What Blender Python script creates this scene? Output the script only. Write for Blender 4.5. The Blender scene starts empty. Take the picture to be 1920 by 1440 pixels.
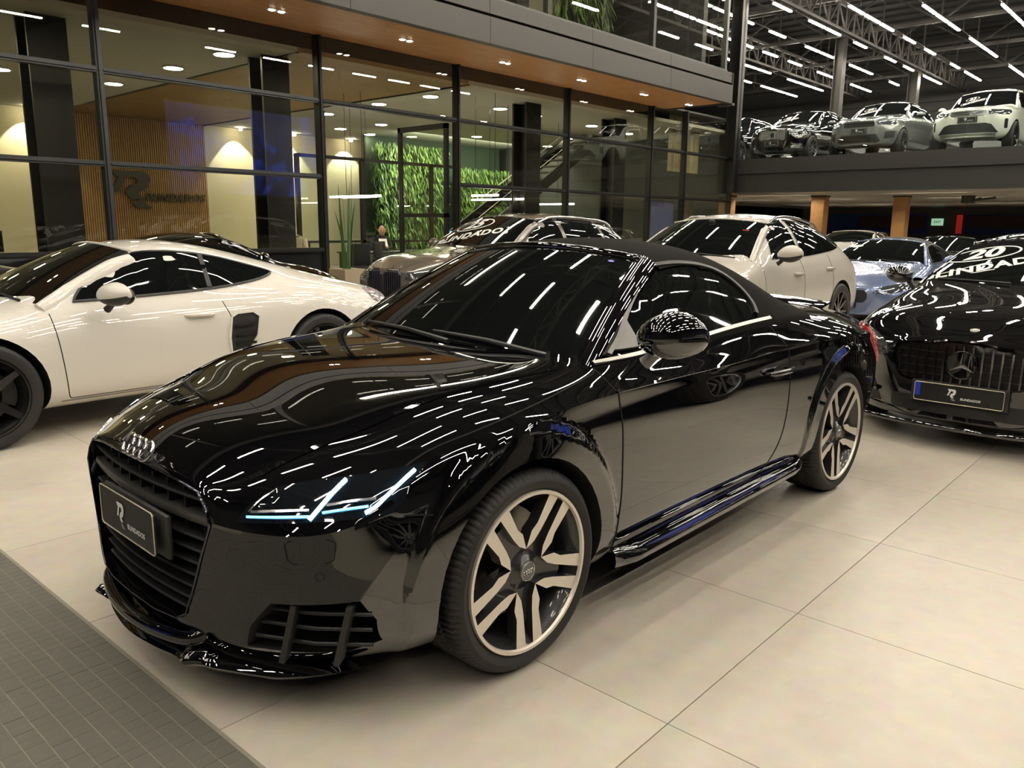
import bpy, bmesh, math, random
import numpy as np
from math import sin, cos, pi, radians
from mathutils import Vector, Matrix, geometry
from mathutils.bvhtree import BVHTree
random.seed(7)
SC = bpy.context.scene
COL = SC.collection
# ---------------- camera, world, exposure ----------------
YAW, PIT, ROL = 3.87630292, 0.197735917, 0.00986266608
FPX = 1490.92076
CAMP = Vector((1.81471085, 2.42149648, 1.41567872))
fw = Vector((cos(YAW)*cos(PIT), sin(YAW)*cos(PIT), -sin(PIT)))
rt = Vector((sin(YAW), -cos(YAW), 0)); up = rt.cross(fw)
r2 = rt*cos(ROL)+up*sin(ROL); u2 = -rt*sin(ROL)+up*cos(ROL)
cam = bpy.data.cameras.new('camera'); camo = bpy.data.objects.new('camera', cam); COL.objects.link(camo)
cam.sensor_width = 36; cam.lens = FPX/1920*36; cam.clip_start = .05; cam.clip_end = 200
M = Matrix((r2, u2, -fw)).transposed().to_4x4(); M.translation = CAMP
camo.matrix_world = M
SC.camera = camo
w = bpy.data.worlds.new('hall_dark'); SC.world = w; w.use_nodes = True
w.node_tree.nodes['Background'].inputs[0].default_value = (.9, .85, .7, 1)
w.node_tree.nodes['Background'].inputs[1].default_value = .02
SC.view_settings.view_transform = 'Standard'; SC.view_settings.look = 'None'
SC.view_settings.gamma = 1; SC.view_settings.use_curve_mapping = False
SC.view_settings.exposure = 0.5
TUBE_E = 69.0      # hall tubes
OFFICE_E = 75.0    # office downlights
SC.cycles.max_bounces = 7; SC.cycles.diffuse_bounces = 3; SC.cycles.glossy_bounces = 5
SC.cycles.transmission_bounces = 4; SC.cycles.transparent_max_bounces = 12
SC.cycles.caustics_reflective = False; SC.cycles.caustics_refractive = False
SC.cycles.sample_clamp_indirect = 4
# ---------------- helpers ----------------
MATS = {}
def mat(name, col, rough=.5, metal=0, coat=0, spec=.5, emit=None, es=0, alpha=None, noise=None, bump=None, coatr=.02):
    if name in MATS: return MATS[name]
    m = bpy.data.materials.new(name); m.use_nodes = True; nt = m.node_tree
    b = nt.nodes['Principled BSDF']
    b.inputs['Base Color'].default_value = (*col, 1)
    b.inputs['Roughness'].default_value = rough; b.inputs['Metallic'].default_value = metal
    b.inputs['Coat Weight'].default_value = coat; b.inputs['Coat Roughness'].default_value = coatr
    b.inputs['Specular IOR Level'].default_value = spec
    if emit: b.inputs['Emission Color'].default_value = (*emit, 1); b.inputs['Emission Strength'].default_value = es
    if noise:   # (scale, amount, second colour)
        tc = nt.nodes.new('ShaderNodeTexCoord'); n = nt.nodes.new('ShaderNodeTexNoise'); n.inputs['Scale'].default_value = noise[0]
        n.inputs['Detail'].default_value = 6
        r = nt.nodes.new('ShaderNodeMapRange'); r.inputs[1].default_value = .35; r.inputs[2].default_value = .65; r.inputs[4].default_value = noise[1]
        mx = nt.nodes.new('ShaderNodeMix'); mx.data_type = 'RGBA'
        mx.inputs[6].default_value = (*col, 1); mx.inputs[7].default_value = (*noise[2], 1)
        nt.links.new(tc.outputs['Object'], n.inputs['Vector']); nt.links.new(n.outputs[0], r.inputs[0])
        nt.links.new(r.outputs[0], mx.inputs[0]); nt.links.new(mx.outputs[2], b.inputs['Base Color'])
    if bump:
        tc = nt.nodes.new('ShaderNodeTexCoord'); n = nt.nodes.new('ShaderNodeTexNoise'); n.inputs['Scale'].default_value = bump[0]
        n.inputs['Detail'].default_value = 5
        bp = nt.nodes.new('ShaderNodeBump'); bp.inputs['Strength'].default_value = bump[1]; bp.inputs['Distance'].default_value = bump[2]
        nt.links.new(tc.outputs['Object'], n.inputs['Vector']); nt.links.new(n.outputs[0], bp.inputs['Height']); nt.links.new(bp.outputs[0], b.inputs['Normal'])
    MATS[name] = m; return m
def tag(o, label=None, cat=None, group=None, kind=None):
    if label: o['label'] = label
    if cat: o['category'] = cat
    if group: o['group'] = group
    if kind: o['kind'] = kind
    return o
def empty(name, loc=(0, 0, 0), rz=0, label=None, cat=None, group=None, parent=None):
    o = bpy.data.objects.new(name, None); COL.objects.link(o); o.location = loc; o.rotation_euler = (0, 0, rz)
    o.empty_display_size = .1
    if parent: o.parent = parent
    return tag(o, label, cat, group)
def link(name, me, mats, parent=None, smooth=None, loc=None, rz=None):
    if not isinstance(mats, (list, tuple)): mats = [mats]
    for m in mats:
        if len(me.materials) < len(mats): me.materials.append(m)
    if smooth is not None:
        me.polygons.foreach_set('use_smooth', [True]*len(me.polygons))
        if smooth < 179: me.set_sharp_from_angle(angle=radians(smooth))
    o = bpy.data.objects.new(name, me); COL.objects.link(o)
    if parent: o.parent = parent
    if loc is not None: o.location = loc
    if rz is not None: o.rotation_euler = (0, 0, rz)
    return o
def mesh(name, vs, fs):
    me = bpy.data.meshes.new(name); me.from_pydata([tuple(v) for v in vs], [], [tuple(f) for f in fs]); me.update(); return me
class MB:
    "collects simple solids, builds one mesh object"
    def __init__(s): s.v = []; s.f = []; s.mi = []
    def add(s, vs, fs, mi=0):
        n = len(s.v); s.v += [tuple(v) for v in vs]; s.f += [tuple(i+n for i in f) for f in fs]; s.mi += [mi]*len(fs); return s
    def box(s, c, d, rz=0, mi=0, R=None):
        hx, hy, hz = d[0]/2, d[1]/2, d[2]/2
        vs = [Vector((x, y, z)) for x in (-hx, hx) for y in (-hy, hy) for z in (-hz, hz)]
        if rz: R = Matrix.Rotation(rz, 3, 'Z')
        if R: vs = [R@v for v in vs]
        vs = [v+Vector(c) for v in vs]
        return s.add(vs, [(0, 1, 3, 2), (4, 6, 7, 5), (0, 4, 5, 1), (2, 3, 7, 6), (0, 2, 6, 4), (1, 5, 7, 3)], mi)
    def b2(s, a, b, mi=0):
        return s.box([(a[i]+b[i])/2 for i in range(3)], [abs(b[i]-a[i]) for i in range(3)], mi=mi)
    def bar(s, a, b, w=.05, h=None, mi=0):
        a = Vector(a); b = Vector(b); d = b-a; L = d.length
        if L < 1e-6: return s
        q = d.to_track_quat('X', 'Z').to_matrix()
        return s.box((a+b)/2, (L, w, h or w), R=q, mi=mi)
    def tube(s, pts, r, n=8, mi=0, closed=False):
        pts = [Vector(p) for p in pts]; k = len(pts); base = len(s.v); rr = r if isinstance(r, (list, tuple)) else [r]*k
        prev = None
        for i, p in enumerate(pts):
            t = (pts[(i+1) % k]-pts[i-1]) if closed else (pts[min(i+1, k-1)]-pts[max(i-1, 0)])
            t.normalize()
            u = Vector((0, 0, 1)) if prev is None else prev
            if abs(t.dot(u)) > .98: u = Vector((1, 0, 0))
            a = (u-t*u.dot(t)).normalized(); b = t.cross(a); prev = a
            for j in range(n):
                an = 2*pi*j/n; s.v.append(tuple(p+(a*cos(an)+b*sin(an))*rr[i]))
        for i in range(k if closed else k-1):
            for j in range(n):
                s.f.append((base+i*n+j, base+i*n+(j+1) % n, base+((i+1) % k)*n+(j+1) % n, base+((i+1) % k)*n+j)); s.mi.append(mi)
        if not closed:
            s.f.append(tuple(base+j for j in range(n))[::-1]); s.mi.append(mi)
            s.f.append(tuple(base+(k-1)*n+j for j in range(n))); s.mi.append(mi)
        return s
    def lathe(s, prof, n=32, axis='Z', c=(0, 0, 0), mi=0, closed=False, cap=False):
        base = len(s.v); k = len(prof)
        for i in range(n):
            a = 2*pi*i/n
            for r, h in prof:
                if axis == 'Z': p = (r*cos(a), r*sin(a), h)
                elif axis == 'Y': p = (r*cos(a), h, r*sin(a))
                else: p = (h, r*cos(a), r*sin(a))
                s.v.append((p[0]+c[0], p[1]+c[1], p[2]+c[2]))
        for i in range(n):
            for j in range(k if closed else k-1):
                s.f.append((base+i*k+j, base+((i+1) % n)*k+j, base+((i+1) % n)*k+(j+1) % k, base+i*k+(j+1) % k)); s.mi.append(mi)
        if cap:
            s.f.append(tuple(base+i*k for i in range(n))[::-1]); s.mi.append(mi)
            s.f.append(tuple(base+i*k+k-1 for i in range(n))); s.mi.append(mi)
        return s
    def prism(s, poly, h0, h1, f3, mi=0, mis=None, taper=1):
        "poly 2d -> f3(a,b,h)"
        n = len(poly); cx = sum(p[0] for p in poly)/n; cy = sum(p[1] for p in poly)/n; base = len(s.v)
        for a, b in poly: s.v.append(tuple(f3(a, b, h0)))
        for a, b in poly: s.v.append(tuple(f3(cx+(a-cx)*taper, cy+(b-cy)*taper, h1)))
        s.f.append(tuple(base+i for i in range(n))); s.mi.append(mi)
        s.f.append(tuple(base+n+i for i in range(n))[::-1]); s.mi.append(mi if mis is None else mis)
        for i in range(n):
            j = (i+1) % n; s.f.append((base+i, base+n+i, base+n+j, base+j)); s.mi.append(mi if mis is None else mis)
        return s
    def build(s, name, mats, parent=None, smooth=None, loc=None, rz=None, bevel=0, fix=True):
        me = bpy.data.meshes.new(name); me.from_pydata(s.v, [], s.f)
        me.polygons.foreach_set('material_index', s.mi)
        if fix or bevel:
            bm = bmesh.new(); bm.from_mesh(me)
            if bevel:
                bmesh.ops.remove_doubles(bm, verts=bm.verts, dist=1e-5)
                es = [e for e in bm.edges if len(e.link_faces) == 2 and e.calc_face_angle(0) > .6]
                bmesh.ops.bevel(bm, geom=es, offset=bevel, segments=2, profile=.5, affect='EDGES', clamp_overlap=True)
            bmesh.ops.recalc_face_normals(bm, faces=bm.faces); bm.to_mesh(me); bm.free()
        me.update()
        return link(name, me, mats, parent, smooth, loc, rz)
def rbox(name, c, d, m, parent=None, bevel=.01, rz=0):
    return MB().box((0, 0, 0), d).build(name, m, parent, 40, c, rz, bevel)
def inpoly(p, poly):
    x, y = p; c = False; n = len(poly); j = n-1
    for i in range(n):
        a, b = poly[i]; e, f = poly[j]
        if (b > y) != (f > y) and x < (e-a)*(y-b)/(f-b)+a: c = not c
        j = i
    return c
def spline2(pts, n=8, closed=True):
    "catmull-rom smooth through points of any dimension; a point given twice makes a corner"
    P = [np.array(p, float) for p in pts]; k = len(P); out = []
    rng = range(k if closed else k-1)
    for i in rng:
        p1 = P[i]; p2 = P[(i+1) % k]
        if np.allclose(p1, p2): continue
        p0 = P[i-1] if (closed or i > 0) else 2*p1-p2
        p3 = P[(i+2) % k] if (closed or i+2 < k) else 2*p2-p1
        for t in np.arange(n)/n:
            out.append(.5*((2*p1)+(-p0+p2)*t+(2*p0-5*p1+4*p2-p3)*t*t+(-p0+3*p1-3*p2+p3)*t**3))
    if not closed: out.append(P[-1])
    return [tuple(o) for o in out]
def pchip(xk, yk, x):
    xk = np.array(xk, float); yk = np.array(yk, float)
    if xk[0] > xk[-1]: xk = xk[::-1]; yk = yk[::-1]
    h = np.diff(xk); d = np.diff(yk)/h; n = len(xk); m = np.zeros(n)
    for i in range(1, n-1):
        if d[i-1]*d[i] > 0:
            w1 = 2*h[i]+h[i-1]; w2 = h[i]+2*h[i-1]; m[i] = (w1+w2)/(w1/d[i-1]+w2/d[i])
    m[0] = d[0]; m[-1] = d[-1]
    x = np.clip(np.asarray(x, float), xk[0], xk[-1]); i = np.clip(np.searchsorted(xk, x)-1, 0, n-2)
    t = (x-xk[i])/h[i]
    return (2*t**3-3*t**2+1)*yk[i]+(t**3-2*t**2+t)*h[i]*m[i]+(-2*t**3+3*t**2)*yk[i+1]+(t**3-t**2)*h[i]*m[i+1]
def text_mesh(s, size, bold=0, shear=0, extr=0, align='CENTER', space=1):
    cu = bpy.data.curves.new('t', 'FONT'); cu.body = s; cu.size = size; cu.offset = bold; cu.shear = shear; cu.extrude = extr
    cu.align_x = align; cu.align_y = 'CENTER'; cu.resolution_u = 3; cu.space_character = space
    o = bpy.data.objects.new('t', cu); COL.objects.link(o)
    dg = bpy.context.evaluated_depsgraph_get(); dg.update(); me = bpy.data.meshes.new_from_object(o.evaluated_get(dg))
    bpy.data.objects.remove(o); bpy.data.curves.remove(cu); return me
RPOLY = [[(.05, 1), (.78, 1), (.93, .93), (.97, .78), (.9, .58), (.76, .46), (.62, .43), (.78, .24), (.46, .24), (.34, .44), (.5, .62), (.63, .66), (.67, .75), (.6, .82), (.4, .82), (.2, .42), (0, .42), (.22, .82), (.12, .86)],
         [(.44, .18), (.76, .18), (1.0, 0), (.6, 0)]]
def boolean_diff(o, cutters):
    for c in cutters:
        md = o.modifiers.new('b', 'BOOLEAN'); md.operation = 'DIFFERENCE'; md.object = c; md.solver = 'EXACT'; md.material_mode = 'TRANSFER'
    dg = bpy.context.evaluated_depsgraph_get(); dg.update()
    me = bpy.data.meshes.new_from_object(o.evaluated_get(dg)); o.modifiers.clear(); old = o.data; o.data = me
    for c in cutters: bpy.data.objects.remove(c)
    return o
# ---------------- car body tools ----------------
NV = 13
def pchip_net(net, nu, nv, creaseu=(), creasev=(), blur=None):
    "dense surface through a control net [K,NV,3]; cubic along u (chord length) and along v, with creases"
    def tangents(P, t, crease):
        m = np.zeros_like(P); n = len(P)
        for i in range(n):
            if i == 0: m[i] = (P[1]-P[0])/(t[1]-t[0]); ml = m[i]
            elif i == n-1: m[i] = (P[-1]-P[-2])/(t[-1]-t[-2])
            else:
                a = (P[i]-P[i-1])/(t[i]-t[i-1]); b = (P[i+1]-P[i])/(t[i+1]-t[i])
                h0 = t[i]-t[i-1]; h1 = t[i+1]-t[i]
                m[i] = (a*h1+b*h0)/(h0+h1)
        return m
    def interp(P, t, T, crease):
        # P [n,...]; piecewise hermite, separate one sided tangents at creases
        n = len(P); m = tangents(P, t, crease); mL = m.copy(); mR = m.copy()
        for c in crease:
            if 0 < c < n-1:
                mL[c] = (P[c]-P[c-1])/(t[c]-t[c-1]); mR[c] = (P[c+1]-P[c])/(t[c+1]-t[c])
        i = np.clip(np.searchsorted(t, T, side='right')-1, 0, n-2); h = (t[i+1]-t[i]); s = (T-t[i])/h
        sh = (slice(None),)+(None,)*(P.ndim-1); s = s[sh]; h = h[sh]
        return (2*s**3-3*s**2+1)*P[i]+(s**3-2*s**2+s)*h*mR[i]+(-2*s**3+3*s**2)*P[i+1]+(s**3-s**2)*h*mL[i+1]
    K = net.shape[0]
    du = np.sqrt((np.diff(net, axis=0)**2).sum(-1)).mean(1); tu = np.concatenate([[0], np.cumsum(np.maximum(du, .02))])
    dv = np.sqrt((np.diff(net, axis=1)**2).sum(-1)).mean(0); tv = np.concatenate([[0], np.cumsum(np.maximum(dv, .02))])
    def samples(t, n):
        T = []
        for i in range(len(t)-1):
            k = max(2, int(round(n*(t[i+1]-t[i])/t[-1])))
            T += list(t[i]+(t[i+1]-t[i])*np.arange(k)/k)
        return np.array(T+[t[-1]])
    TU = samples(tu, nu); TV = samples(tv, nv)
    A = interp(net, tu, TU, list(creaseu))
    B = interp(np.swapaxes(A, 0, 1), tv, TV, list(creasev))
    S = np.swapaxes(B, 0, 1)
    if not blur: return S
    iu = 0 if not creaseu else int(np.argmin(abs(TU-tu[creaseu[-1]])))
    ic = [int(np.argmin(abs(TV-tv[c]))) for c in creasev]
    def gauss(A, sg, ax, mirror=False):
        k = int(3*sg)+1; ker = np.exp(-.5*(np.arange(-k, k+1)/sg)**2); ker /= ker.sum()
        A = np.moveaxis(A, ax, 0); lo = A[1:k+1][::-1].copy(); hi = A[-k-1:-1][::-1].copy()
        if mirror: lo[..., 1] *= -1; hi[..., 1] *= -1
        else: lo = 2*A[:1]-lo; hi = 2*A[-1:]-hi
        E = np.concatenate([lo, A, hi]); out = sum(ker[i]*E[i:i+len(A)] for i in range(2*k+1))
        return np.moveaxis(out, 0, ax)
    su, sv = blur
    for _ in range(2):
        T = S[iu:]; G = gauss(gauss(T, su, 0), sv, 1, True)
        wv = np.ones(T.shape[1])
        for c in ic: wv *= 1-np.exp(-((np.arange(T.shape[1])-c)/3.5)**2)
        wu = 1-np.exp(-(np.arange(T.shape[0])/4.0)**2); W = (wu[:, None]*wv[None, :])[..., None]
        GU = gauss(T, su, 0); S[iu:] = G*W+(GU*(wu[:, None, None])+T*(1-wu[:, None, None]))*(1-W)
    return S
def body_from_surface(S, name, deform=None):
    "mirror half surface S[nu,nv,3] (y>=0) and close both ends"
    nu, nv = S.shape[:2]; S = S.copy(); S[:, 0, 1] = 0; S[:, -1, 1] = 0
    if deform: S = deform(S)
    R = S[:, 1:-1][:, ::-1].copy(); R[..., 1] *= -1
    full = np.concatenate([S, R], 1); m = full.shape[1]
    vs = full.reshape(-1, 3).tolist(); fs = []
    for i in range(nu-1):
        for j in range(m):
            k = (j+1) % m; fs.append((i*m+j, i*m+k, (i+1)*m+k, (i+1)*m+j))
    for i, rev in ((0, True), (nu-1, False)):
        c = full[i].mean(0); c[1] = 0; vs.append(c.tolist()); ci = len(vs)-1
        for j in range(m):
            k = (j+1) % m; fs.append((i*m+k, i*m+j, ci) if rev else (i*m+j, i*m+k, ci))
    me = mesh(name, vs, fs)
    bm = bmesh.new(); bm.from_mesh(me); bmesh.ops.remove_doubles(bm, verts=bm.verts, dist=2e-4)
    bmesh.ops.recalc_face_normals(bm, faces=bm.faces); bm.to_mesh(me); bm.free(); return me
def section(P, x):
    "control points v0..v12 of a cross section at x (x negative = rearwards of the front axle)"
    g = lambda k: float(pchip([a[0] for a in P[k]], [a[1] for a in P[k]], x))
    hw = P['hw']*g('wide'); zs = g('sill'); z6 = g('z6'); z7 = g('z7'); y7 = g('y7'); y8 = g('y8'); z8 = g('z8')
    y10 = g('y10'); z10 = g('z10'); zc = g('zc')
    b = P.get('bulge', .02)
    y9 = (y8+y10)/2+(b if z10-z8 > .08 else 0); z9 = (z8+z10)/2+(0 if z10-z8 > .08 else (zc-z8)*.12)
    ym = P.get('rooffrac', .6)*y10; zm = zc-(zc-z10)*P.get('rooffrac', .6)**2.1
    w = P.get('waist', (.975, .985, .995))
    return [(x, 0, zs), (x, hw*.78, zs), (x, hw*.945, zs+.03), (x, hw*w[2], zs+.16), (x, hw*w[1], zs+.6*(z6-zs)*.9),
            (x, hw*w[0], z6-.085), (x, hw*g('y6'), z6), (x, y7, z7), (x, y8, z8), (x, y9, z9), (x, y10, z10), (x, ym, zm), (x, 0, zc)]
FRONT = [  # front loops (x measured back from the nose, y as part of half width, z: 0 sill .. 1 hood edge), v0..v12
 [(.015,0,.10),(.02,.18,.10),(.035,.30,.11),(.045,.36,.25),(.055,.41,.42),(.062,.45,.60),(.07,.50,.78),(.072,.47,.87),(.072,.42,.95),(.062,.29,.98),(.055,.18,.99),(.05,.09,.995),(.047,0,1.0)],
 [(.04,0,.04),(.045,.25,.04),(.06,.42,.05),(.07,.50,.19),(.078,.54,.38),(.085,.58,.57),(.095,.61,.76),(.10,.58,.90),(.105,.49,1.0),(.10,.33,1.04),(.095,.20,1.055),(.09,.10,1.065),(.088,0,1.07)],
 [(.10,0,0),(.11,.35,0),(.13,.58,.02),(.145,.69,.18),(.15,.72,.36),(.155,.74,.56),(.165,.75,.77),(.20,.71,.95),(.24,.58,1.08),(.23,.41,1.125),(.22,.24,1.145),(.215,.12,1.15),(.21,0,1.155)],
 [(.25,0,0),(.28,.58,0),(.28,.80,.02),(.28,.86,.18),(.275,.885,.36),(.27,.895,.57),(.29,.90,.80),(.34,.83,1.03),(.38,.70,1.16),(.36,.51,1.19),(.35,.32,1.205),(.34,.16,1.21),(.33,0,1.21)]]
def build_net(P):
    xf = P['xf']; zs = P['zs']; zh = P['zh']; hw = P['hw']; kx = P.get('kx', 1.0)
    if 'front' in P: rows = [[tuple(q) for q in r] for r in P['front']]
    else:
        rows = [[(xf-a*kx, b*hw, zs+c*(zh-zs)) for a, b, c in r] for r in FRONT]
        if 'fs' in P:   # flatter, squarer hood scale
            k = P['fs']; rows = [[(x, y, (z if z <= zh else zh+(z-zh)*k)) for x, y, z in r] for r in rows]
    for x in P['XS']: rows.append(section(P, x))
    # rear
    base = section(P, P['XS'][-1]); cz = P.get('rz', .62)
    for dx, k, kt in P.get('rear', [(.12, .965, .985), (.22, .90, .93), (.28, .72, .66), (.29, .3, .3)]):
        rows.append([(P['XS'][-1]-dx, q[1]*k, cz+(q[2]-cz)*kt) for q in base])
    return np.array(rows, float)
class Car:
    """a car whose body is one closed shell; local x points forward, origin on the floor under the front axle"""
    def __init__(s, root, P, paint, name='body', res=(150, 70), deform=None, cutters=None, pre=None):
        s.root = root; s.P = P
        net = build_net(P)
        S = pchip_net(net, res[0], res[1], P.get('cu', ()), P.get('cv', ()), P.get('blur', (3, 2)))
        me = body_from_surface(S, name, deform)
        s.bvh0 = BVHTree.FromPolygons([v.co.copy() for v in me.vertices], [tuple(p.vertices) for p in me.polygons])
        s.trim = mat('wheel_arch_black', (.006, .006, .006), .7)
        o = link(name, me, [paint, s.trim])
        cs = []
        for wx in P['wheels']:
            for sy in (-1, 1):
                mb = MB(); r = P['arch']
                poly = [(r*cos(a), r*sin(a)) for a in np.linspace(0, 2*pi, 41)[:-1]]
                poly = [(a, b if b > 0 else max(b*1.0, -P['wr'])) for a, b in poly]
                mb.prism(poly, P['hw']*.62*sy, (P['hw']+.12)*sy, lambda a, b, h: (wx+a, h, P['wr']+b), mi=0)
                cs.append(mb.build('cut', s.trim))
        for c in (cutters or []): cs.append(c(s.trim))
        o = boolean_diff(o, cs)
        me = o.data
        me.polygons.foreach_set('use_smooth', [True]*len(me.polygons)); me.set_sharp_from_angle(angle=radians(P.get('sharp', 38)))
        o.parent = root; s.body = o
    def hit(s, a, b, axis, side=1):
        "axis 'Y': (x,z) seen from the side; 'X': (y,z) seen from the front; 'B': (y,z) from behind; 'Z': (x,y) from above"
        if axis == 'Y': o, d = Vector((a, 3*side, b)), Vector((0, -side, 0))
        elif axis == 'X': o, d = Vector((3, a, b)), Vector((-1, 0, 0))
        elif axis == 'B': o, d = Vector((-9, a, b)), Vector((1, 0, 0))
        elif axis == 'D': o, d = Vector((3, a, b+1.5)), Vector((-1, 0, -.5)).normalized()
        else: o, d = Vector((a, b, 3)), Vector((0, 0, -1))
        loc, n, i, dist = s.bvh0.ray_cast(o, d)
        if loc is None: return None, None
        if n.dot(d) > 0: n = -n
        return loc, n
    def patch(s, name, poly, axis, m, side=1, off=.003, step=.05, parent=None, depth=.01, smooth=60, holes=None):
        poly = [tuple(p) for p in poly]; n = len(poly)
        xs = [p[0] for p in poly]; ys = [p[1] for p in poly]
        pts = [Vector(p) for p in poly]
        # densify boundary
        bd = []
        for i in range(n):
            a, b = Vector(poly[i]), Vector(poly[(i+1) % n]); k = max(1, int((b-a).length/step))
            bd += [a+(b-a)*j/k for j in range(k)]
        nb = len(bd); pts = list(bd)
        X = min(xs)+step*.5
        while X < max(xs):
            Y = min(ys)+step*.5
            while Y < max(ys):
                if inpoly((X, Y), poly):
                    if min((Vector((X, Y))-q).length for q in bd) > step*.45: pts.append(Vector((X, Y)))
                Y += step
            X += step
        r = geometry.delaunay_2d_cdt(pts, [(i, (i+1) % nb) for i in range(nb)], [list(range(nb))], 1, 1e-5)
        v2, fs = r[0], r[2]; vs = []; ok = []
        for q in v2:
            l, nn = s.hit(q[0], q[1], axis, side)
            ok.append(l is not None); vs.append((l+nn*off) if l is not None else Vector((0, 0, 0)))
        fs = [f for f in fs if all(ok[i] for i in f)]
        if not fs: return None
        me = mesh(name, vs, fs)
        bm = bmesh.new(); bm.from_mesh(me); bmesh.ops.delete(bm, geom=[v for v in bm.verts if not v.link_faces], context='VERTS')
        bmesh.ops.recalc_face_normals(bm, faces=bm.faces)
        # skirt
        cen = sum((v.co for v in bm.verts), Vector())/len(bm.verts)
        bm.normal_update()
        be = [e for e in bm.edges if len(e.link_faces) == 1]
        if be and depth:
            dirn = {'Y': Vector((0, side, 0)), 'X': Vector((1, 0, 0)), 'B': Vector((-1, 0, 0)), 'D': Vector((1, 0, .5)), 'Z': Vector((0, 0, 1))}[axis]
            avg = sum((f.normal for f in bm.faces), Vector())
            if avg.dot(dirn) < 0: bmesh.ops.reverse_faces(bm, faces=bm.faces)
            bm.normal_update()
            nrm = {v: v.normal.copy() for e in be for v in e.verts}
            ge = bmesh.ops.extrude_edge_only(bm, edges=be)['geom']
            for v in [g for g in ge if isinstance(g, bmesh.types.BMVert)]:
                best = min(nrm, key=lambda u: (u.co-v.co).length_squared); v.co -= nrm[best]*depth
        bm.to_mesh(me); bm.free()
        return link(name, me, m, parent or s.root, smooth)
    def ribbon(s, mb, pts, axis, w=.004, off=.0012, side=1, thick=None, closed=False, mi=0):
        "thin raised strip following the body along a 2d polyline"
        P = [s.hit(a, b, axis, side) for a, b in pts]; P = [p for p in P if p[0] is not None]
        k = len(P); base = len(mb.v); th = thick or .0
        for i, (l, n) in enumerate(P):
            t = (P[(i+1) % k][0]-P[i-1][0]) if closed else (P[min(i+1, k-1)][0]-P[max(i-1, 0)][0])
            if t.length < 1e-9: t = Vector((1, 0, 0))
            b = t.normalized().cross(n).normalized(); c = l+n*off
            mb.v += [tuple(c-b*w/2-n*.004), tuple(c-b*w/2+n*th), tuple(c+b*w/2+n*th), tuple(c+b*w/2-n*.004)]
        for i in range(k if closed else k-1):
            for j in range(4):
                a = base+i*4+j; b = base+i*4+(j+1) % 4; c = base+((i+1) % k)*4+(j+1) % 4; d = base+((i+1) % k)*4+j
                mb.f.append((a, b, c, d)); mb.mi.append(mi)
        return mb
    def on(s, me, c, axis, m, name, off=.004, rot=0, side=1, parent=None, flip=False):
        "lay a flat mesh (text, logo) on the body around c"
        cr, sr = cos(rot), sin(rot); bm = bmesh.new(); bm.from_mesh(me)
        bmesh.ops.triangulate(bm, faces=bm.faces)
        for _ in range(1): bmesh.ops.subdivide_edges(bm, edges=[e for e in bm.edges if e.calc_length() > .06], cuts=1)
        dead = []
        for v in bm.verts:
            a, b = v.co.x*cr-v.co.y*sr, v.co.x*sr+v.co.y*cr
            if flip: a = -a
            l, n = s.hit(c[0]+a, c[1]+b, axis, side)
            if l is None: dead.append(v)
            else: v.co = l+n*off
        bmesh.ops.delete(bm, geom=dead, context='VERTS'); bm.to_mesh(me); bm.free()
        return link(name, me, m, parent or s.root)
def flat_mesh(polys):
    vs = []; fs = []
    for p in polys:
        b = len(vs); vs += [(a, c, 0) for a, c in p]; fs.append(tuple(range(b, b+len(p))))
    me = mesh('flat', vs, fs); bm = bmesh.new(); bm.from_mesh(me); bmesh.ops.triangulate(bm, faces=bm.faces); bm.to_mesh(me); bm.free(); return me
def arc_poly(r, a0, a1, n=24, cx=0, cz=0): return [(cx+r*cos(a), cz+r*sin(a)) for a in np.linspace(a0, a1, n)]
# ---------------- shared car parts ----------------
HEADGLASS = mat('headlamp_glass', (.05, .055, .06), .05, .2, 1)
LAMPSIL = mat('lamp_reflector', (.55, .56, .58), .15, .9)
DRL = mat('lit_led_strip', (.6, .9, 1), .3, emit=(.42, .83, 1.0), es=9)
DRL2 = mat('lit_led_strip_dim', (.4, .7, .9), .3, emit=(.10, .42, .72), es=2.2)
REDGLASS = mat('red_lamp_glass', (.40, .02, .02), .08, 0, 1, emit=(1, .02, .03), es=.10, noise=(25, .55, (.45, .30, .30)))
PLATEB = mat('plate_black', (.012, .012, .012), .4)
WHITEP = mat('white_print', (.75, .75, .75), .5)
GREYP = mat('grey_print', (.22, .22, .23), .5)
DISC = mat('brake_disc', (.30, .285, .26), .35, .9); DISCD = mat('dark_brake_disc', (.06, .06, .06), .4, .8)
GREYTRIM = mat('grey_trim', (.20, .195, .185), .45, .3)
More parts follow.
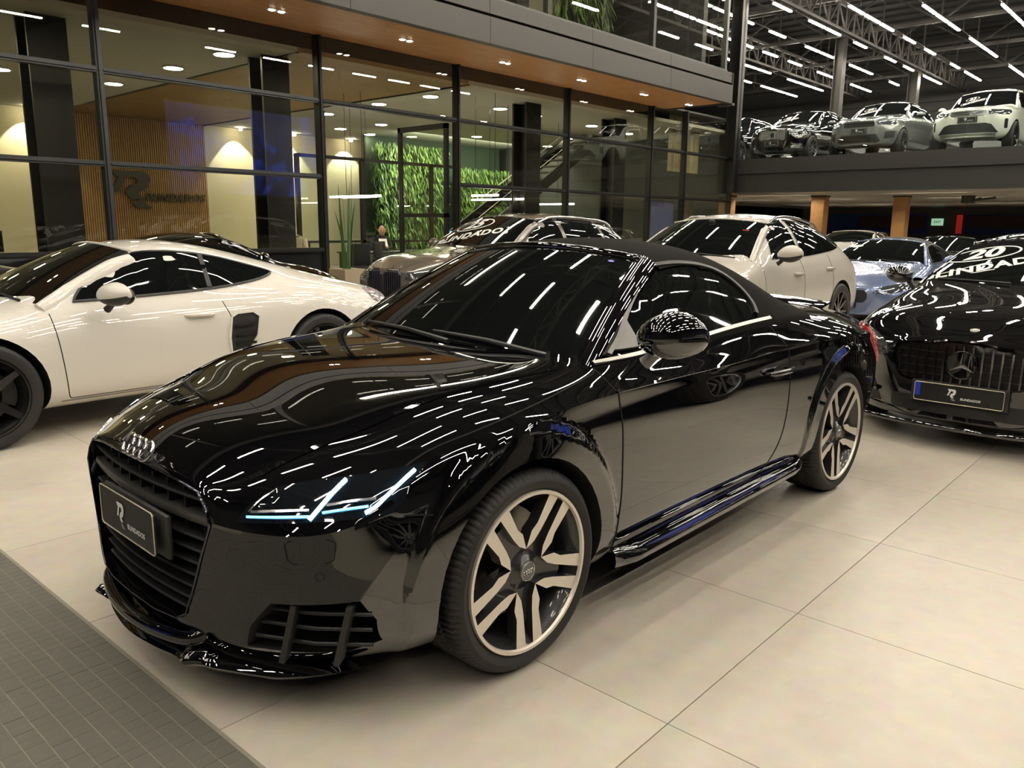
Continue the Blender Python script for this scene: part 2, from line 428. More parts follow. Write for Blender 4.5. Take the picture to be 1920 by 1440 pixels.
def tyre(parent, R, w, Ri, n=96, side=1, fine=True):
    yo = w/2
    prof = [(Ri, -yo*.86), (Ri+.012, -yo*.97), ((Ri+R)/2, -yo*1.03), (R-.022, -yo*.99), (R-.006, -yo*.86), (R, -yo*.72), (R, -yo*.40), (R-.007, -yo*.38), (R-.007, -yo*.33), (R, -yo*.31), (R, -yo*.06), (R-.007, -yo*.04),
            (R-.007, yo*.04), (R, yo*.06), (R, yo*.31), (R-.007, yo*.33), (R-.007, yo*.38), (R, yo*.40), (R, yo*.72), (R-.006, yo*.86), (R-.022, yo*.99), ((Ri+R)/2, yo*1.03), (Ri+.012, yo*.97), (Ri, yo*.86)]
    mb = MB()
    if not fine: mb.lathe(prof, 40, 'Y')
    else:
        k = len(prof); N = n*3
        for i in range(N):
            for j, (r, h) in enumerate(prof):
                cut = (i % 3 == 0) and (4 <= j <= 6 or 17 <= j <= 19 or 14 <= j <= 14)
                a = 2*pi*((i+(h/w)*1.6)/N) if 3 < j < 20 else 2*pi*i/N
                rr = r-(.006 if cut else 0)
                mb.v.append((rr*cos(a), h, rr*sin(a)))
        for i in range(N):
            for j in range(k-1): mb.f.append((i*k+j, ((i+1) % N)*k+j, ((i+1) % N)*k+j+1, i*k+j+1)); mb.mi.append(0)
    return mb.build('tyre', RUBBER, parent, 32)
def wheel(root, x, side, P, style, rim=.268, w=.255, fine=False):
    R = P['wr']; yc = P['hw']-.012-w/2
    W = empty('wheel', (x, side*yc, R), 0, parent=root)
    if side < 0: W.rotation_euler = (0, 0, pi)
    s = .985
    tyre(W, R, w, rim-.004, fine=fine)
    yo = w/2
    face, dark = style['face'], style['dark']
    mb = MB().lathe([(rim-.016, yo*.93), (rim-.012, yo*1.0), (rim-.002, yo*1.0), (rim, yo*.95), (rim-.002, yo*.85)], 72, 'Y')
    mb.build('rim_lip', style.get('lip', face), W, 40)
    mb = MB().lathe([(rim-.014, yo*.95), (rim-.022, yo*.80), (rim-.040, yo*.66), (rim-.048, yo*.1), (rim-.048, -yo*.85), (rim-.02, -yo*.95)], 60, 'Y')
    mb.build('rim_barrel', dark, W, 50)
    mb = MB().lathe([(.0, -.005), (rim*.70, -.005), (rim*.70, -.03), (0, -.03)], 40, 'Y')
    mb.build('brake_disc', DISC if style.get('rings') else DISCD, W, 30)
    MB().prism(arc_poly(rim*.80, -.42, .42, 8)+arc_poly(rim*.46, .42, -.42, 6), -.045, .035, lambda a, b, h: (-a, h, b)).build('brake_caliper', style.get('caliper', MATTE), W, 30)
    mb = MB().lathe([(0, -.10), (rim-.045, -.10)], 30, 'Y'); mb.build('inner_cover', mat('wheel_arch_black', (.006, .006, .006), .7), W)
    rr = rim-.013
    if style['kind'] == 'twin':
        n = 5
        for k in range(n):
            th = style.get('rot', 0)+2*pi*k/n; ct, st = cos(th), sin(th)
            for sg in (1, -1):
                q = .985
                poly = [(rr, .017), (rr-.004, .062), (.150, .052), (.118, .060), (.060, .0436), (.095, .026), (.135, .021)]
                yf = lambda a: yo*.93-.020*(1-min(1, a/rr))
                f3 = lambda a, b, h: ((a*ct-b*sg*st)*1.0, yf(a)+h, (a*st+b*sg*ct))
                m = MB(); m.prism(poly, 0, -.042, f3, 0, 1, 1.0)
                m.build('spoke', [face, dark], W, 30)
            m = MB(); m.prism([(.05, -.045), (.12, -.05), (.19, -.03), (.19, .03), (.12, .05), (.05, .045)], -.030, -.055, lambda a, b, h: (a*ct-b*st, yo*.9+h, a*st+b*ct))
            m.build('spoke_web', dark, W, 30)
    else:
        n = style['n']
        for k in range(n):
            th = style.get('rot', 0)+2*pi*k/n; ct, st = cos(th), sin(th)
            ws = style.get('w', .03); wr_ = style.get('wr', .022); sp = style.get('split', 0)
            if sp:
                polys = [[(.05, 0), (.12, -.002), (rr, sp), (rr, sp+wr_), (.11, .016), (.05, .018)], [(.05, 0), (.12, .002), (rr, -sp), (rr, -sp-wr_), (.11, -.016), (.05, -.018)]]
            else: polys = [[(.04, -ws*.6), (rr, -wr_/2), (rr, wr_/2), (.04, ws*.6)]]
            m = MB()
            for poly in polys:
                m.prism(poly, 0, -.035, lambda a, b, h: (a*ct-b*st, yo*.9-.025*(1-a/rr)+h, a*st+b*ct), 0, 1)
            m.build('spoke', [face, dark], W, 30)
    MB().lathe([(0, yo*.93-.012), (.034, yo*.93-.012), (.038, yo*.93-.018), (.070, yo*.93-.036), (.078, yo*.93-.07), (.078, .0)], 40, 'Y').build('hub', dark, W, 35)
    cp = MB().lathe([(0, yo*.93-.006), (.027, yo*.93-.007), (.0315, yo*.93-.012), (.0315, yo*.93-.02)], 32, 'Y').build('centre_cap', style.get('cap', GREYTRIM), W, 40)
    if style.get('rings'):
        mb = MB(); mb.tube([(.0300*cos(a), yo*.93-.007, .0300*sin(a)) for a in np.linspace(0, 2*pi, 33)[:-1]], .0016, 6, closed=True)
        for i in range(4):
            cx = (i-1.5)*.0105; mb.tube([(cx+.0078*cos(a), yo*.93-.003, .0078*sin(a)) for a in np.linspace(0, 2*pi, 17)[:-1]], .0011, 5, closed=True)
        mb.build('cap_emblem', CHROME, W, 60)
        for k in range(5):
            a = 2*pi*(k+.5)/5+style.get('rot', 0)
            MB().lathe([(0, yo*.93-.026), (.008, yo*.93-.026), (.009, yo*.93-.05)], 6, 'Y', (.056*cos(a), 0, .056*sin(a))).build('wheel_bolt', ANTH, W)
    return W
def windshield(root, bc, bs, tc, ts, name='windscreen', m=None, bulge=.02, n=(22, 16), frame=None, fw_=.045, lift=.0, rough=True):
    "glass between a bottom edge (centre bc, side bs) and a top edge (centre tc, side ts), all (x,y,z)"
    bc, bs, tc, ts = map(np.array, (bc, bs, tc, ts))
    def pt(s, t):
        b = np.array([bc[0]+(bs[0]-bc[0])*s*s, bs[1]*s, bc[2]+(bs[2]-bc[2])*s*s])
        q = np.array([tc[0]+(ts[0]-tc[0])*s*s, ts[1]*s, tc[2]+(ts[2]-tc[2])*s*s])
        p = b+(q-b)*t; d = q-b; nrm = np.array([-d[2], 0, d[0]])*(-1 if d[0] < 0 else 1); nrm = nrm/np.linalg.norm(nrm)
        if nrm[2] < 0: nrm = -nrm
        return p+nrm*(bulge*4*t*(1-t)*(1-.35*s*s)+lift)
    vs = []; fs = []; a, b = n
    for i in range(a+1):
        for j in range(b+1): vs.append(tuple(pt(-1+2*i/a, j/b)))
    for i in range(a):
        for j in range(b): fs.append((i*(b+1)+j, (i+1)*(b+1)+j, (i+1)*(b+1)+j+1, i*(b+1)+j+1))
    me = mesh(name, vs, fs); bm = bmesh.new(); bm.from_mesh(me); bm.normal_update()
    if sum(f.normal.z for f in bm.faces) < 0: bmesh.ops.reverse_faces(bm, faces=bm.faces)
    bm.normal_update(); be = [e for e in bm.edges if len(e.link_faces) == 1]; nr = {v.index: v.normal.copy() for v in bm.verts}; co = [(v.co.copy(), v.index) for e in be for v in e.verts]
    ge = bmesh.ops.extrude_edge_only(bm, edges=be)['geom']
    for v in [g for g in ge if isinstance(g, bmesh.types.BMVert)]:
        k = min(co, key=lambda c: (c[0]-v.co).length_squared)[1]; v.co -= nr[k]*.03
    bm.to_mesh(me); bm.free()
    o = link(name, me, m or GLASS, root, 50)
    o['_'] = 0; del o['_']
    return o, pt
def pillar(root, pt, side, m, w=.05, name='windscreen_pillar', out=.0, th=.03, z2=None, t0=-.03, t1=1.0, rear=-.02):
    "painted strip along the windscreen edge"
    mb = MB(); rows = []; N = 24
    for i in range(N+1):
        t = t0+(t1-t0)*i/N; sk = Vector((0, 0, -.028*max(0, (t-.75)/.25)**1.5)) if out else Vector(); e = Vector(pt(side, t))+sk; i_ = Vector(pt(side*.97, t))+sk
        o1 = e+Vector((rear*.35, side*w*.45, .003)); o2 = e+Vector((rear*1.5, side*w*.8, -.022)); o3 = e+Vector((rear*2.2, side*w*.85, -.06))
        mid = e+Vector((0, side*w*.16, .010))
        rows.append([i_+Vector((0, 0, .004)), mid, o1, o2, o3, e+Vector((-.02, 0, -.06))])
    k = len(rows[0])
    for r in rows: mb.v += [tuple(p) for p in r]
    for i in range(N):
        for j in range(k): mb.f.append((i*k+j, i*k+(j+1) % k, (i+1)*k+(j+1) % k, (i+1)*k+j)); mb.mi.append(0)
    mb.f.append(tuple(range(k))); mb.mi.append(0); mb.f.append(tuple(N*k+j for j in range(k))); mb.mi.append(0)
    return mb.build(name, m, root, 50)
def mirror(root, pos, side, paint, size=(.15, .23, .15), stalk=None, stalkm=None, low=None):
    "door mirror: egg shaped shell, flat glass at the back, arm to the door"
    M_ = empty('door_mirror', pos, 0, parent=root); sx, sy, sz = size; mb = MB(); N = 12; K = 20; rows = []
    for i in range(N+1):
        t = i/N; y = side*(t-.42)*sy; e = max(.02, math.sin(pi*min(1, (t*.93+.045)))**.55)
        for j in range(K):
            a = 2*pi*j/K; cx = cos(a); cz = sin(a)
            x = sx*.62*cx*e if cx > 0 else sx*.25*cx*e
            z = sz*.5*e*(cz if cz > 0 else cz*.85)+(.0 if cz > 0 else 0)
            mb.v.append((x-side*y*.30+.02, y, z+.012*t))
    for i in range(N):
        for j in range(K): mb.f.append((i*K+j, (i+1)*K+j, (i+1)*K+(j+1) % K, i*K+(j+1) % K)); mb.mi.append(1 if (low and sin(2*pi*(j+.5)/K) < -.25) else 0)
    mb.f.append(tuple(range(K))); mb.mi.append(0); mb.f.append(tuple(N*K+j for j in range(K))); mb.mi.append(0)
    mb.build('mirror_shell', [paint, low or paint], M_, 50)
    g = MB(); g.prism([(sy*.40*cos(a)*side+side*sy*.08, sz*.36*sin(a)) for a in np.linspace(0, 2*pi, 21)[:-1]], -sx*.16, -sx*.20, lambda a, b, h: (h-side*a*.30, a, b))
    g.build('mirror_glass', mat('mirror_glass', (.8, .8, .8), .02, 1), M_)
    s = stalk or (.0, -.12, -.10)
    MB().tube([(0.01, side*-.25*sy, -.2*sz), (s[0]*.6, side*(s[1]*.75), s[2]*.75), (s[0], side*s[1], s[2])], [.028, .022, .026], 10).build('mirror_arm', stalkm or MATTE, M_, 50)
    return M_
def dealer_plate(root, c, w=.40, h=.13, eu=False, yaw=0, tilt=0, back=None):
    "black dealer plate with the stylised letter logo and small lettering"
    Pl = empty('number_plate', c, 0, parent=root); Pl.rotation_euler = (0, tilt, yaw)
    rr = .012; out = []
    for cx, cy, a0 in ((w/2-rr, h/2-rr, 0), (-w/2+rr, h/2-rr, pi/2), (-w/2+rr, -h/2+rr, pi), (w/2-rr, -h/2+rr, 3*pi/2)):
        out += [(cx+rr*cos(a0+t), cy+rr*sin(a0+t)) for t in np.linspace(0, pi/2, 5)]
    MB().prism(out, -.002, .004, lambda a, b, hh: (hh, a, b)).build('plate_panel', PLATEB, Pl)
    mb = MB(); mb.tube([(.005, a, b) for a, b in out], .0022, 6, closed=True); mb.build('plate_rim', mat('plate_rim', (.75, .68, .5), .35, .6), Pl, 60)
    s = h*.62
    def lay(me, oy, oz, m, nm, sc=1):
        # text x -> -y (reads left to right from the front: viewer's left is +y? seen from +x, y grows to the right)
        for v in me.vertices: a, b = v.co.x*sc, v.co.y*sc; v.co = Vector((.0062, oy+a, oz+b))
        me.update(); return link(nm, me, m, Pl)
    lay(flat_mesh([[(a*s*.72, b*s) for a, b in RPOLY[0]]]), -w*.17 if not eu else -w*.12, -s*.52, WHITEP, 'plate_logo')
    lay(flat_mesh([[(a*s*.72, b*s) for a, b in RPOLY[1]]]), -w*.17 if not eu else -w*.12, -s*.52, GREYP, 'plate_logo_foot')
    lay(text_mesh('BLINDADOS', h*.17, .0006, .15, 0, 'LEFT', 1.05), w*.02 if not eu else w*.03, -s*.30, WHITEP, 'plate_lettering')
    if eu: MB().b2((.0045, -w/2+.004, -h/2+.03), (.0066, -w/2+.035, h/2-.004)).build('plate_band', mat('plate_blue', (.02, .05, .45), .4), Pl)
    for y in (-w*.38, w*.38):
        for z in (-h*.3, h*.3): pass
    return Pl
def sticker(car, c, num, size, rot, parent=None, axis='X'):
    "windscreen sticker: number in an oval above a slanted boxed word"
    S = size; cr, sr = cos(rot), sin(rot)
    W = mat('sticker_white', (.72, .72, .70), .5)
    def place(me, dx, dy, rr, nm, off=.030):
        car.on_pt(me, c, (dx, dy), rr, W, nm, off)
    N = 40
    ring = []
    for k in range(N):
        a0, a1 = 2*pi*k/N, 2*pi*(k+1)/N
        ring.append([(S*1.0*cos(a0), S*.50*sin(a0)), (S*1.0*cos(a1), S*.50*sin(a1)), (S*.93*cos(a1), S*.44*sin(a1)), (S*.93*cos(a0), S*.44*sin(a0))])
    place(flat_mesh(ring), -.15*S, .62*S, rot*.6, 'sticker_oval')
    place(text_mesh(num, S*.95, S*.035, .2), -.15*S, .62*S, rot*.6, 'sticker_number')
    bw, bh, t = S*1.75, S*.26, S*.045
    fr = [[(-bw, -bh), (bw, -bh), (bw, -bh+t), (-bw, -bh+t)], [(-bw, bh-t), (bw, bh-t), (bw, bh), (-bw, bh)], [(-bw, -bh), (-bw+t, -bh), (-bw+t, bh), (-bw, bh)], [(bw-t, -bh), (bw, -bh), (bw, bh), (bw-t, bh)]]
    place(flat_mesh(fr), .25*S, -.28*S, rot, 'sticker_frame')
    place(text_mesh('BLINDADO', S*.56, S*.022, .12, 0, 'CENTER', 1.1), .25*S, -.28*S, rot, 'sticker_word')
def ws_on(root, pt, tmax_len, halfw):
    "returns an object with on_pt laying flat meshes on a windscreen surface; coords in metres along the glass"
    class A: pass
    a = A()
    def on_pt(me, c, d, rot, m, nm, off):
        cr, sr = cos(rot), sin(rot)
        bm = bmesh.new(); bm.from_mesh(me); bmesh.ops.triangulate(bm, faces=bm.faces)
        bmesh.ops.subdivide_edges(bm, edges=[e for e in bm.edges if e.calc_length() > .08], cuts=1)
        for v in bm.verts:
            x = v.co.x*cr-v.co.y*sr+d[0]*1.0+c[0]; y = v.co.x*sr+v.co.y*cr+d[1]+c[1]
            s = max(-1.0, min(1.0, x/halfw)); t = max(0.0, min(1.0, y/tmax_len)); p = Vector(pt(s, t)); q = Vector(pt(s, t+.01)); n = (q-p); n = Vector((-n.z, 0, n.x)); n.normalize()
            if n.z < 0: n = -n
            v.co = p+n*.004
        bm.to_mesh(me); bm.free(); link(nm, me, m, root)
    a.on_pt = on_pt; return a
# ---------------- the hall ----------------
def tile_mat():
    m = mat('porcelain_floor', (.50, .44, .35), .30)
    nt = m.node_tree; b = nt.nodes['Principled BSDF']; L = nt.links.new
    tc = nt.nodes.new('ShaderNodeTexCoord'); oi = nt.nodes.new('ShaderNodeObjectInfo')
    n1 = nt.nodes.new('ShaderNodeTexNoise'); n1.inputs['Scale'].default_value = 1.3; n1.inputs['Detail'].default_value = 9; n1.inputs['Roughness'].default_value = .62
    n2 = nt.nodes.new('ShaderNodeTexNoise'); n2.inputs['Scale'].default_value = 14; n2.inputs['Detail'].default_value = 8
    geo = nt.nodes.new('ShaderNodeNewGeometry'); L(geo.outputs['Position'], n1.inputs['Vector']); L(geo.outputs['Position'], n2.inputs['Vector'])
    r = nt.nodes.new('ShaderNodeValToRGB'); r.color_ramp.elements[0].position = .30; r.color_ramp.elements[0].color = (.47, .41, .325, 1); r.color_ramp.elements[1].position = .72; r.color_ramp.elements[1].color = (.60, .535, .43, 1)
    L(n1.outputs[0], r.inputs[0])
    mx = nt.nodes.new('ShaderNodeMix'); mx.data_type = 'RGBA'; mx.inputs[0].default_value = .16; L(r.outputs[0], mx.inputs[6]); L(n2.outputs['Color'], mx.inputs[7])
    hs = nt.nodes.new('ShaderNodeHueSaturation'); mr = nt.nodes.new('ShaderNodeMapRange'); mr.inputs[3].default_value = .94; mr.inputs[4].default_value = 1.05
    L(oi.outputs['Random'], mr.inputs[0]); L(mr.outputs[0], hs.inputs['Value']); hs.inputs['Saturation'].default_value = .95
    bw = nt.nodes.new('ShaderNodeRGBToBW'); L(mx.outputs[2], hs.inputs['Color']); L(hs.outputs[0], b.inputs['Base Color'])
    rr = nt.nodes.new('ShaderNodeMapRange'); rr.inputs[3].default_value = .26; rr.inputs[4].default_value = .46; L(n1.outputs[0], rr.inputs[0]); L(rr.outputs[0], b.inputs['Roughness'])
    return m
TILE = tile_mat()
nt = TILE.node_tree; b_ = nt.nodes['Principled BSDF']; src = b_.inputs['Base Color'].links[0].from_socket
g_ = nt.nodes.new('ShaderNodeNewGeometry'); mp = nt.nodes.new('ShaderNodeMapping'); mp.inputs['Scale'].default_value = (1.1, 3.6, 1); sn = nt.nodes.new('ShaderNodeTexNoise'); sn.inputs['Scale'].default_value = 2.2; sn.inputs['Detail'].default_value = 10; sn.inputs['Roughness'].default_value = .75
sr = nt.nodes.new('ShaderNodeMapRange'); sr.inputs[1].default_value = .60; sr.inputs[2].default_value = .72; sr.inputs[4].default_value = .22; sx = nt.nodes.new('ShaderNodeMix'); sx.data_type = 'RGBA'; sx.inputs[7].default_value = (.16, .14, .11, 1)
for a_, c_ in ((g_.outputs['Position'], mp.inputs[0]), (mp.outputs[0], sn.inputs['Vector']), (sn.outputs[0], sr.inputs[0]), (sr.outputs[0], sx.inputs[0]), (src, sx.inputs[6]), (sx.outputs[2], b_.inputs['Base Color'])): nt.links.new(a_, c_)
DARKW = mat('dark_wall_paint', (.03, .029, .027), .75)
STEEL = mat('painted_dark_steel', (.055, .051, .045), .5, .3)
BLKFR = mat('black_window_frame', (.016, .0155, .014), .42, .4)
GREYFR = mat('grey_window_frame', (.06, .062, .06), .38, .5)
FLOOR = empty('floor'); FLOOR['kind'] = 'structure'
T, TX, TY = .9184, -.031, 1.376
grout = MB().b2((-52, -24, -.14), (15, 17, -.004)).build('floor_screed', mat('grout', (.16, .14, .11), .9), FLOOR)
tm = None
bmx = MB().b2((-T/2+.0016, -T/2+.0016, -.01), (T/2-.0016, T/2-.0016, 0))
far = MB()
for i in range(-40, 6):
    for j in range(-17, 5):
        cx, cy = TX+T*(i+.5), TY+T*(j-.5)
        near = -9 < i < 3 and -9 < j < 3
        if near:
            if tm is None: t0 = bmx.build('floor_tile', TILE, FLOOR, None, (cx, cy, 0), bevel=.0014); tm = t0
            else:
                o = tm.copy(); o.location = (cx, cy, 0); COL.objects.link(o)
        else: far.b2((cx-T/2+.0018, cy-T/2+.0018, -.01), (cx+T/2-.0018, cy+T/2-.0018, 0))
far.build('floor_tiles_far', TILE, FLOOR)['kind'] = 'stuff'
# woven mat strip
MATX0 = .876
mm = mat('rubber_mat', (.12, .115, .095), .55, noise=(9, .5, (.15, .14, .12)), bump=(160, .5, .002))
nt = mm.node_tree; b_ = nt.nodes['Principled BSDF']
geo = nt.nodes.new('ShaderNodeNewGeometry'); mp = nt.nodes.new('ShaderNodeMapping'); wv = nt.nodes.new('ShaderNodeTexNoise')
mp.inputs['Scale'].default_value = (400, 5, 5); wv.inputs['Scale'].default_value = 1
nt.links.new(geo.outputs['Position'], mp.inputs[0]); nt.links.new(mp.outputs[0], wv.inputs['Vector'])
bp = nt.nodes.new('ShaderNodeBump'); bp.inputs['Strength'].default_value = .6; bp.inputs['Distance'].default_value = .002
nt.links.new(wv.outputs[0], bp.inputs['Height']); nt.links.new(bp.outputs[0], b_.inputs['Normal'])
fm = empty('floor_mat', (MATX0, 0, 0), .0105, 'dark grey ribbed rubber mat with thin pale joint lines, in the lower left corner', 'mat')
mb = MB(); ys = np.arange(-9, 6, .05)
mb.b2((0, -9, .0), (3.2, 6, .0098)); mb.build('mat_base', mat('mat_joint', (.26, .24, .19), .8), fm)
rng = random.Random(3); small = MB(); k = 0; first = None
px, py = .056, .042
for i in range(28):
    for j in range(-70, 40):
        x0 = .012+i*px; y0 = j*py; e = rng.uniform(-.0006, .0006)
        near = -.35 < y0 < .9 and i < 11 and k < 300
        c = (x0+px/2-.001, y0+py/2, .007)
        if near:
            k += 1
            if first is None: first = MB().b2((-px/2+.0016, -py/2+.0007, -.004), (px/2-.0016, py/2-.0007, .004)).build('mat_tile', mm, fm, None, c)
            else:
                o = first.copy(); o.location = (c[0]+e, c[1], .0068+e); COL.objects.link(o)
        else: small.b2((c[0]-px/2+.0016, c[1]-py/2+.0007, .003), (c[0]+px/2-.0016, c[1]+py/2-.0007, .011))
s_ = small.build('mat_tiles_far', mm, fm); s_['kind'] = 'stuff'
def struct(mb, name, m, **k):
    o = mb.build(name, m, None, **k); o['kind'] = 'structure'; return o
struct(MB().b2((-52, -24.3, 0), (15, -24, 11)), 'wall_back', DARKW)
struct(MB().b2((-52, 17, 0), (15, 17.3, 11)), 'wall_front', DARKW)
struct(MB().b2((-52.3, -24.3, 0), (-52, 17.3, 11)), 'wall_left', DARKW)
struct(MB().b2((15, -24.3, 0), (15.3, 17.3, 11)), 'wall_right', DARKW)
rf = MB().b2((-52, -24, 10.6), (15, 17, 10.7))
for x in np.arange(-51.5, 15, 1.1): rf.b2((x, -24, 10.5), (x+.12, 17, 10.6))
struct(rf, 'ceiling', mat('roof_sheet', (.028, .027, .026), .6, .2))
# far end wall of the upper deck: horizontal cladding
wl = empty('wall_cladding', (-43, 0, 0)); wl['kind'] = 'structure'; wl.name = 'wall_far'
cl = None
for k in range(18):
    o = MB().b2((0, -24, 0), (.12, 17, .40)).build('cladding_board', DARKW, wl, None, (0, 0, 3.3+k*.43)) if cl is None else cl.copy()
    if cl is None: cl = o
    else: o.location = (0, 0, 3.3+k*.43); COL.objects.link(o)
MB().b2((-.05, -24, 3.0), (0, 17, 10.6)).build('cladding_backing', STEEL, wl)
# ---- roof trusses ----
def truss(a, b, zt, zb, step=1.6, w=.10, name='roof_truss', label='dark steel lattice roof truss', group='roof trusses', zig=True):
    a = Vector(a); b = Vector(b); L = (b-a).length; d = (b-a)/L; n = max(2, int(L/step))
    mb = MB(); U = Vector((0, 0, zt)); D = Vector((0, 0, zb))
    mb.bar(a+U, b+U, w, w); mb.bar(a+D, b+D, w, w)
    for i in range(n):
        p = a+d*L*i/n; q = a+d*L*(i+1)/n
        mb.bar(p+U, p+D, w*.5, w*.5)
        mb.bar(p+(D if i % 2 else U), q+(U if i % 2 else D), w*.5, w*.5)
    o = mb.build(name, STEEL, fix=False); return tag(o, label, 'truss', group)
ORD = iter(('first', 'second', 'third', 'fourth', 'fifth', 'sixth')*3)
for x in (-20, -25, -30, -35, -40):
    truss((x, -24, 0), (x, 17, 0), 9.7, 8.5, 1.9, .11, label='long lattice cross truss above the upper deck, %s from the glass building' % next(ORD), group='cross trusses above the upper deck')
next(ORD)
for x in (-15, -10, -5, 0, 5, 10):
    truss((x, -7.0, 0), (x, 17, 0), 9.9, 8.7, 1.9, .11, label='cross truss above the ground floor cars, %s from the upper deck, reflected in the paint' % next(ORD), group='cross trusses above the ground floor')
for y in (-13.2, -8.6, -3.2):
    truss((-43, y, 0), (-18 if y < -7 else 15, y, 0), 8.75, 7.95, .75, .09, label='slender lengthwise lattice girder, %s from the glass building side' % {-13.2: 'nearest', -8.6: 'middle one', -3.2: 'farthest'}[y], group='lengthwise girders')
def tube_mat(): return mat('lit_tube', (1, 1, 1), .3, emit=(1.0, .91, .77), es=TUBE_E)
TUBE = tube_mat(); HOUS = mat('lamp_housing', (.05, .05, .05), .5)
t0 = None; nt_ = 0; rng = random.Random(11)
def tube_lamp(x, y, z, L=1.2):
    global t0
    if t0 is None:
        r = empty('tube_lamp', (x, y, z), 0, 'lit white tube lamp hanging in a row under the dark roof', 'lamp', 'tube lamps under the hall roof')
        MB().b2((-.62, -.036, -.03), (.62, .036, .012)).build('tube', TUBE, r)
        MB().b2((-.64, -.042, .012), (.64, .042, .04)).build('lamp_housing', HOUS, r); t0 = r
    else:
        r = t0.copy(); COL.objects.link(r); r.location = (x, y, z)
        for c in t0.children: d = c.copy(); COL.objects.link(d); d.parent = r
rows = []
for k, y in enumerate((-15.6, -13.9, -12.2, -10.6, -9.0, -7.4, -5.7, -3.9)):
    x = -19.3-rng.uniform(0, 3)
    while x > -42:
        n = rng.choice((1, 2, 3)) if y < -6 else rng.choice((3, 4))
        for i in range(n): rows.append((x-1.42*i, y))
        x -= 1.42*n+rng.uniform(.6, 2.2)
for k, y in enumerate((-5.7, -3.9, -2.1, -.3, 1.5, 3.3, 5.1, 6.9, 9.0)):
    x = 11.0-rng.uniform(0, 3)
    while x > (-16.0 if y < -3 else -28):
        if rng.random() > .15: rows.append((x, y))
        x -= 2.2+rng.uniform(-.25, .35)
for x, y in [q for q in rows if q[0] > -41][:290]: tube_lamp(x, y, 8.0)
for k, y in enumerate((-15.6, -13.9, -12.2, -10.6, -9.0, -7.4, -5.7, -3.9, -2.1, -.3, 1.5, 3.3, 5.1, 6.9, 9.0)):
    x1 = -18.2 if y < -6 else 12; x0 = -42 if y < -3 else -31
    mb = MB().b2((x0, y-.015, 8.04), (x1, y+.015, 8.07))
    for x in np.arange(-40, x1, 5): mb.b2((x-.01, y-.01, 8.06), (x+.01, y+.01, 8.75 if x > -17 else 8.5))
    tag(mb.build('lamp_rail', STEEL), 'thin dark rail carrying a row of tube lamps below the trusses', 'rail', 'rails carrying the tube lamps')
# steel columns of the upper deck
for (x, y, z0, z1, s, lb) in ((-21.25, -9.5, 2.43, 10.5, .34, 'tall dark steel column at the right end of the glass building'), (-31, -10.2, 3.45, 10.5, .35, 'dark steel column standing behind the black suv on the upper deck'), (-38, -9.5, 3.45, 9, .4, 'dark steel column in the far back behind the silver suv on the upper deck')):
    mb = MB(); mb.b2((x-s/2, y-s/2, z0), (x+s/2, y-s/2+.03, z1)).b2((x-s/2, y+s/2-.03, z0), (x+s/2, y+s/2, z1)).b2((x-.02, y-s/2, z0), (x+.02, y+s/2, z1))
    tag(mb.build('steel_column', BLKFR if x > -22 else STEEL), lb, 'column')
# ---- upper deck ----
DX = -21.5; DZ = 3.40
deck = empty('upper_deck', (DX, 0, 0)); deck.name = 'trim_1'; deck['kind'] = 'structure'
MB().b2((-26, -16, 2.62), (0, 17, DZ-.02)).build('deck_slab', mat('deck_concrete', (.10, .10, .10), .6), deck)
MB().b2((0, -10.5, 3.02), (.06, 17, DZ+.03)).b2((-.02, -10.5, 2.45), (.02, 17, 3.02)).b2((-.14, -10.5, 2.43), (.12, 17, 2.47)).b2((-.14, -10.5, 3.0), (.12, 17, 3.04)).build('edge_beam', mat('edge_beam_paint', (.022, .022, .020), .55), deck)
rib = None; RIBM = mat('ribbed_soffit_metal', (.30, .28, .245), .28, .8); SHEETD = mat('soffit_sheet_dark', (.10, .095, .085), .5, .5)
for k in range(60):
    x = -.35-k*.42
    if rib is None:
        m = MB()
        prof = [(-.15, 0), (-.06, -.13), (.06, -.13), (.15, 0)]
        for y in (-16, 17):
            for a, b in prof: m.v.append((a, y, b))
        m.f += [(0, 1, 5, 4), (1, 2, 6, 5), (2, 3, 7, 6), (0, 4, 7, 3)]; m.mi += [0]*4
        rib = m.build('soffit_rib', RIBM, deck, None, (x, 0, 2.56))
    else: o = rib.copy(); o.location = (x, 0, 2.56); COL.objects.link(o)
MB().b2((-26, -16, 2.57), (-.1, 17, 2.60)).build('soffit_sheet', SHEETD, deck)
for k, (y0, y1) in enumerate(((-10.3, -7.9), (-7.85, -5.6), (-5.55, -3.2), (-3.15, -.8), (-.75, 1.7))):
    o = MB().b2((.02, y0, DZ+.03), (.035, y1, DZ+1.0)).build('balustrade_pane', None or mat('clear_glass', (1, 1, 1), .0), deck)
g = MATS['clear_glass']; nt = g.node_tree; b_ = nt.nodes['Principled BSDF']; outn = nt.nodes['Material Output']
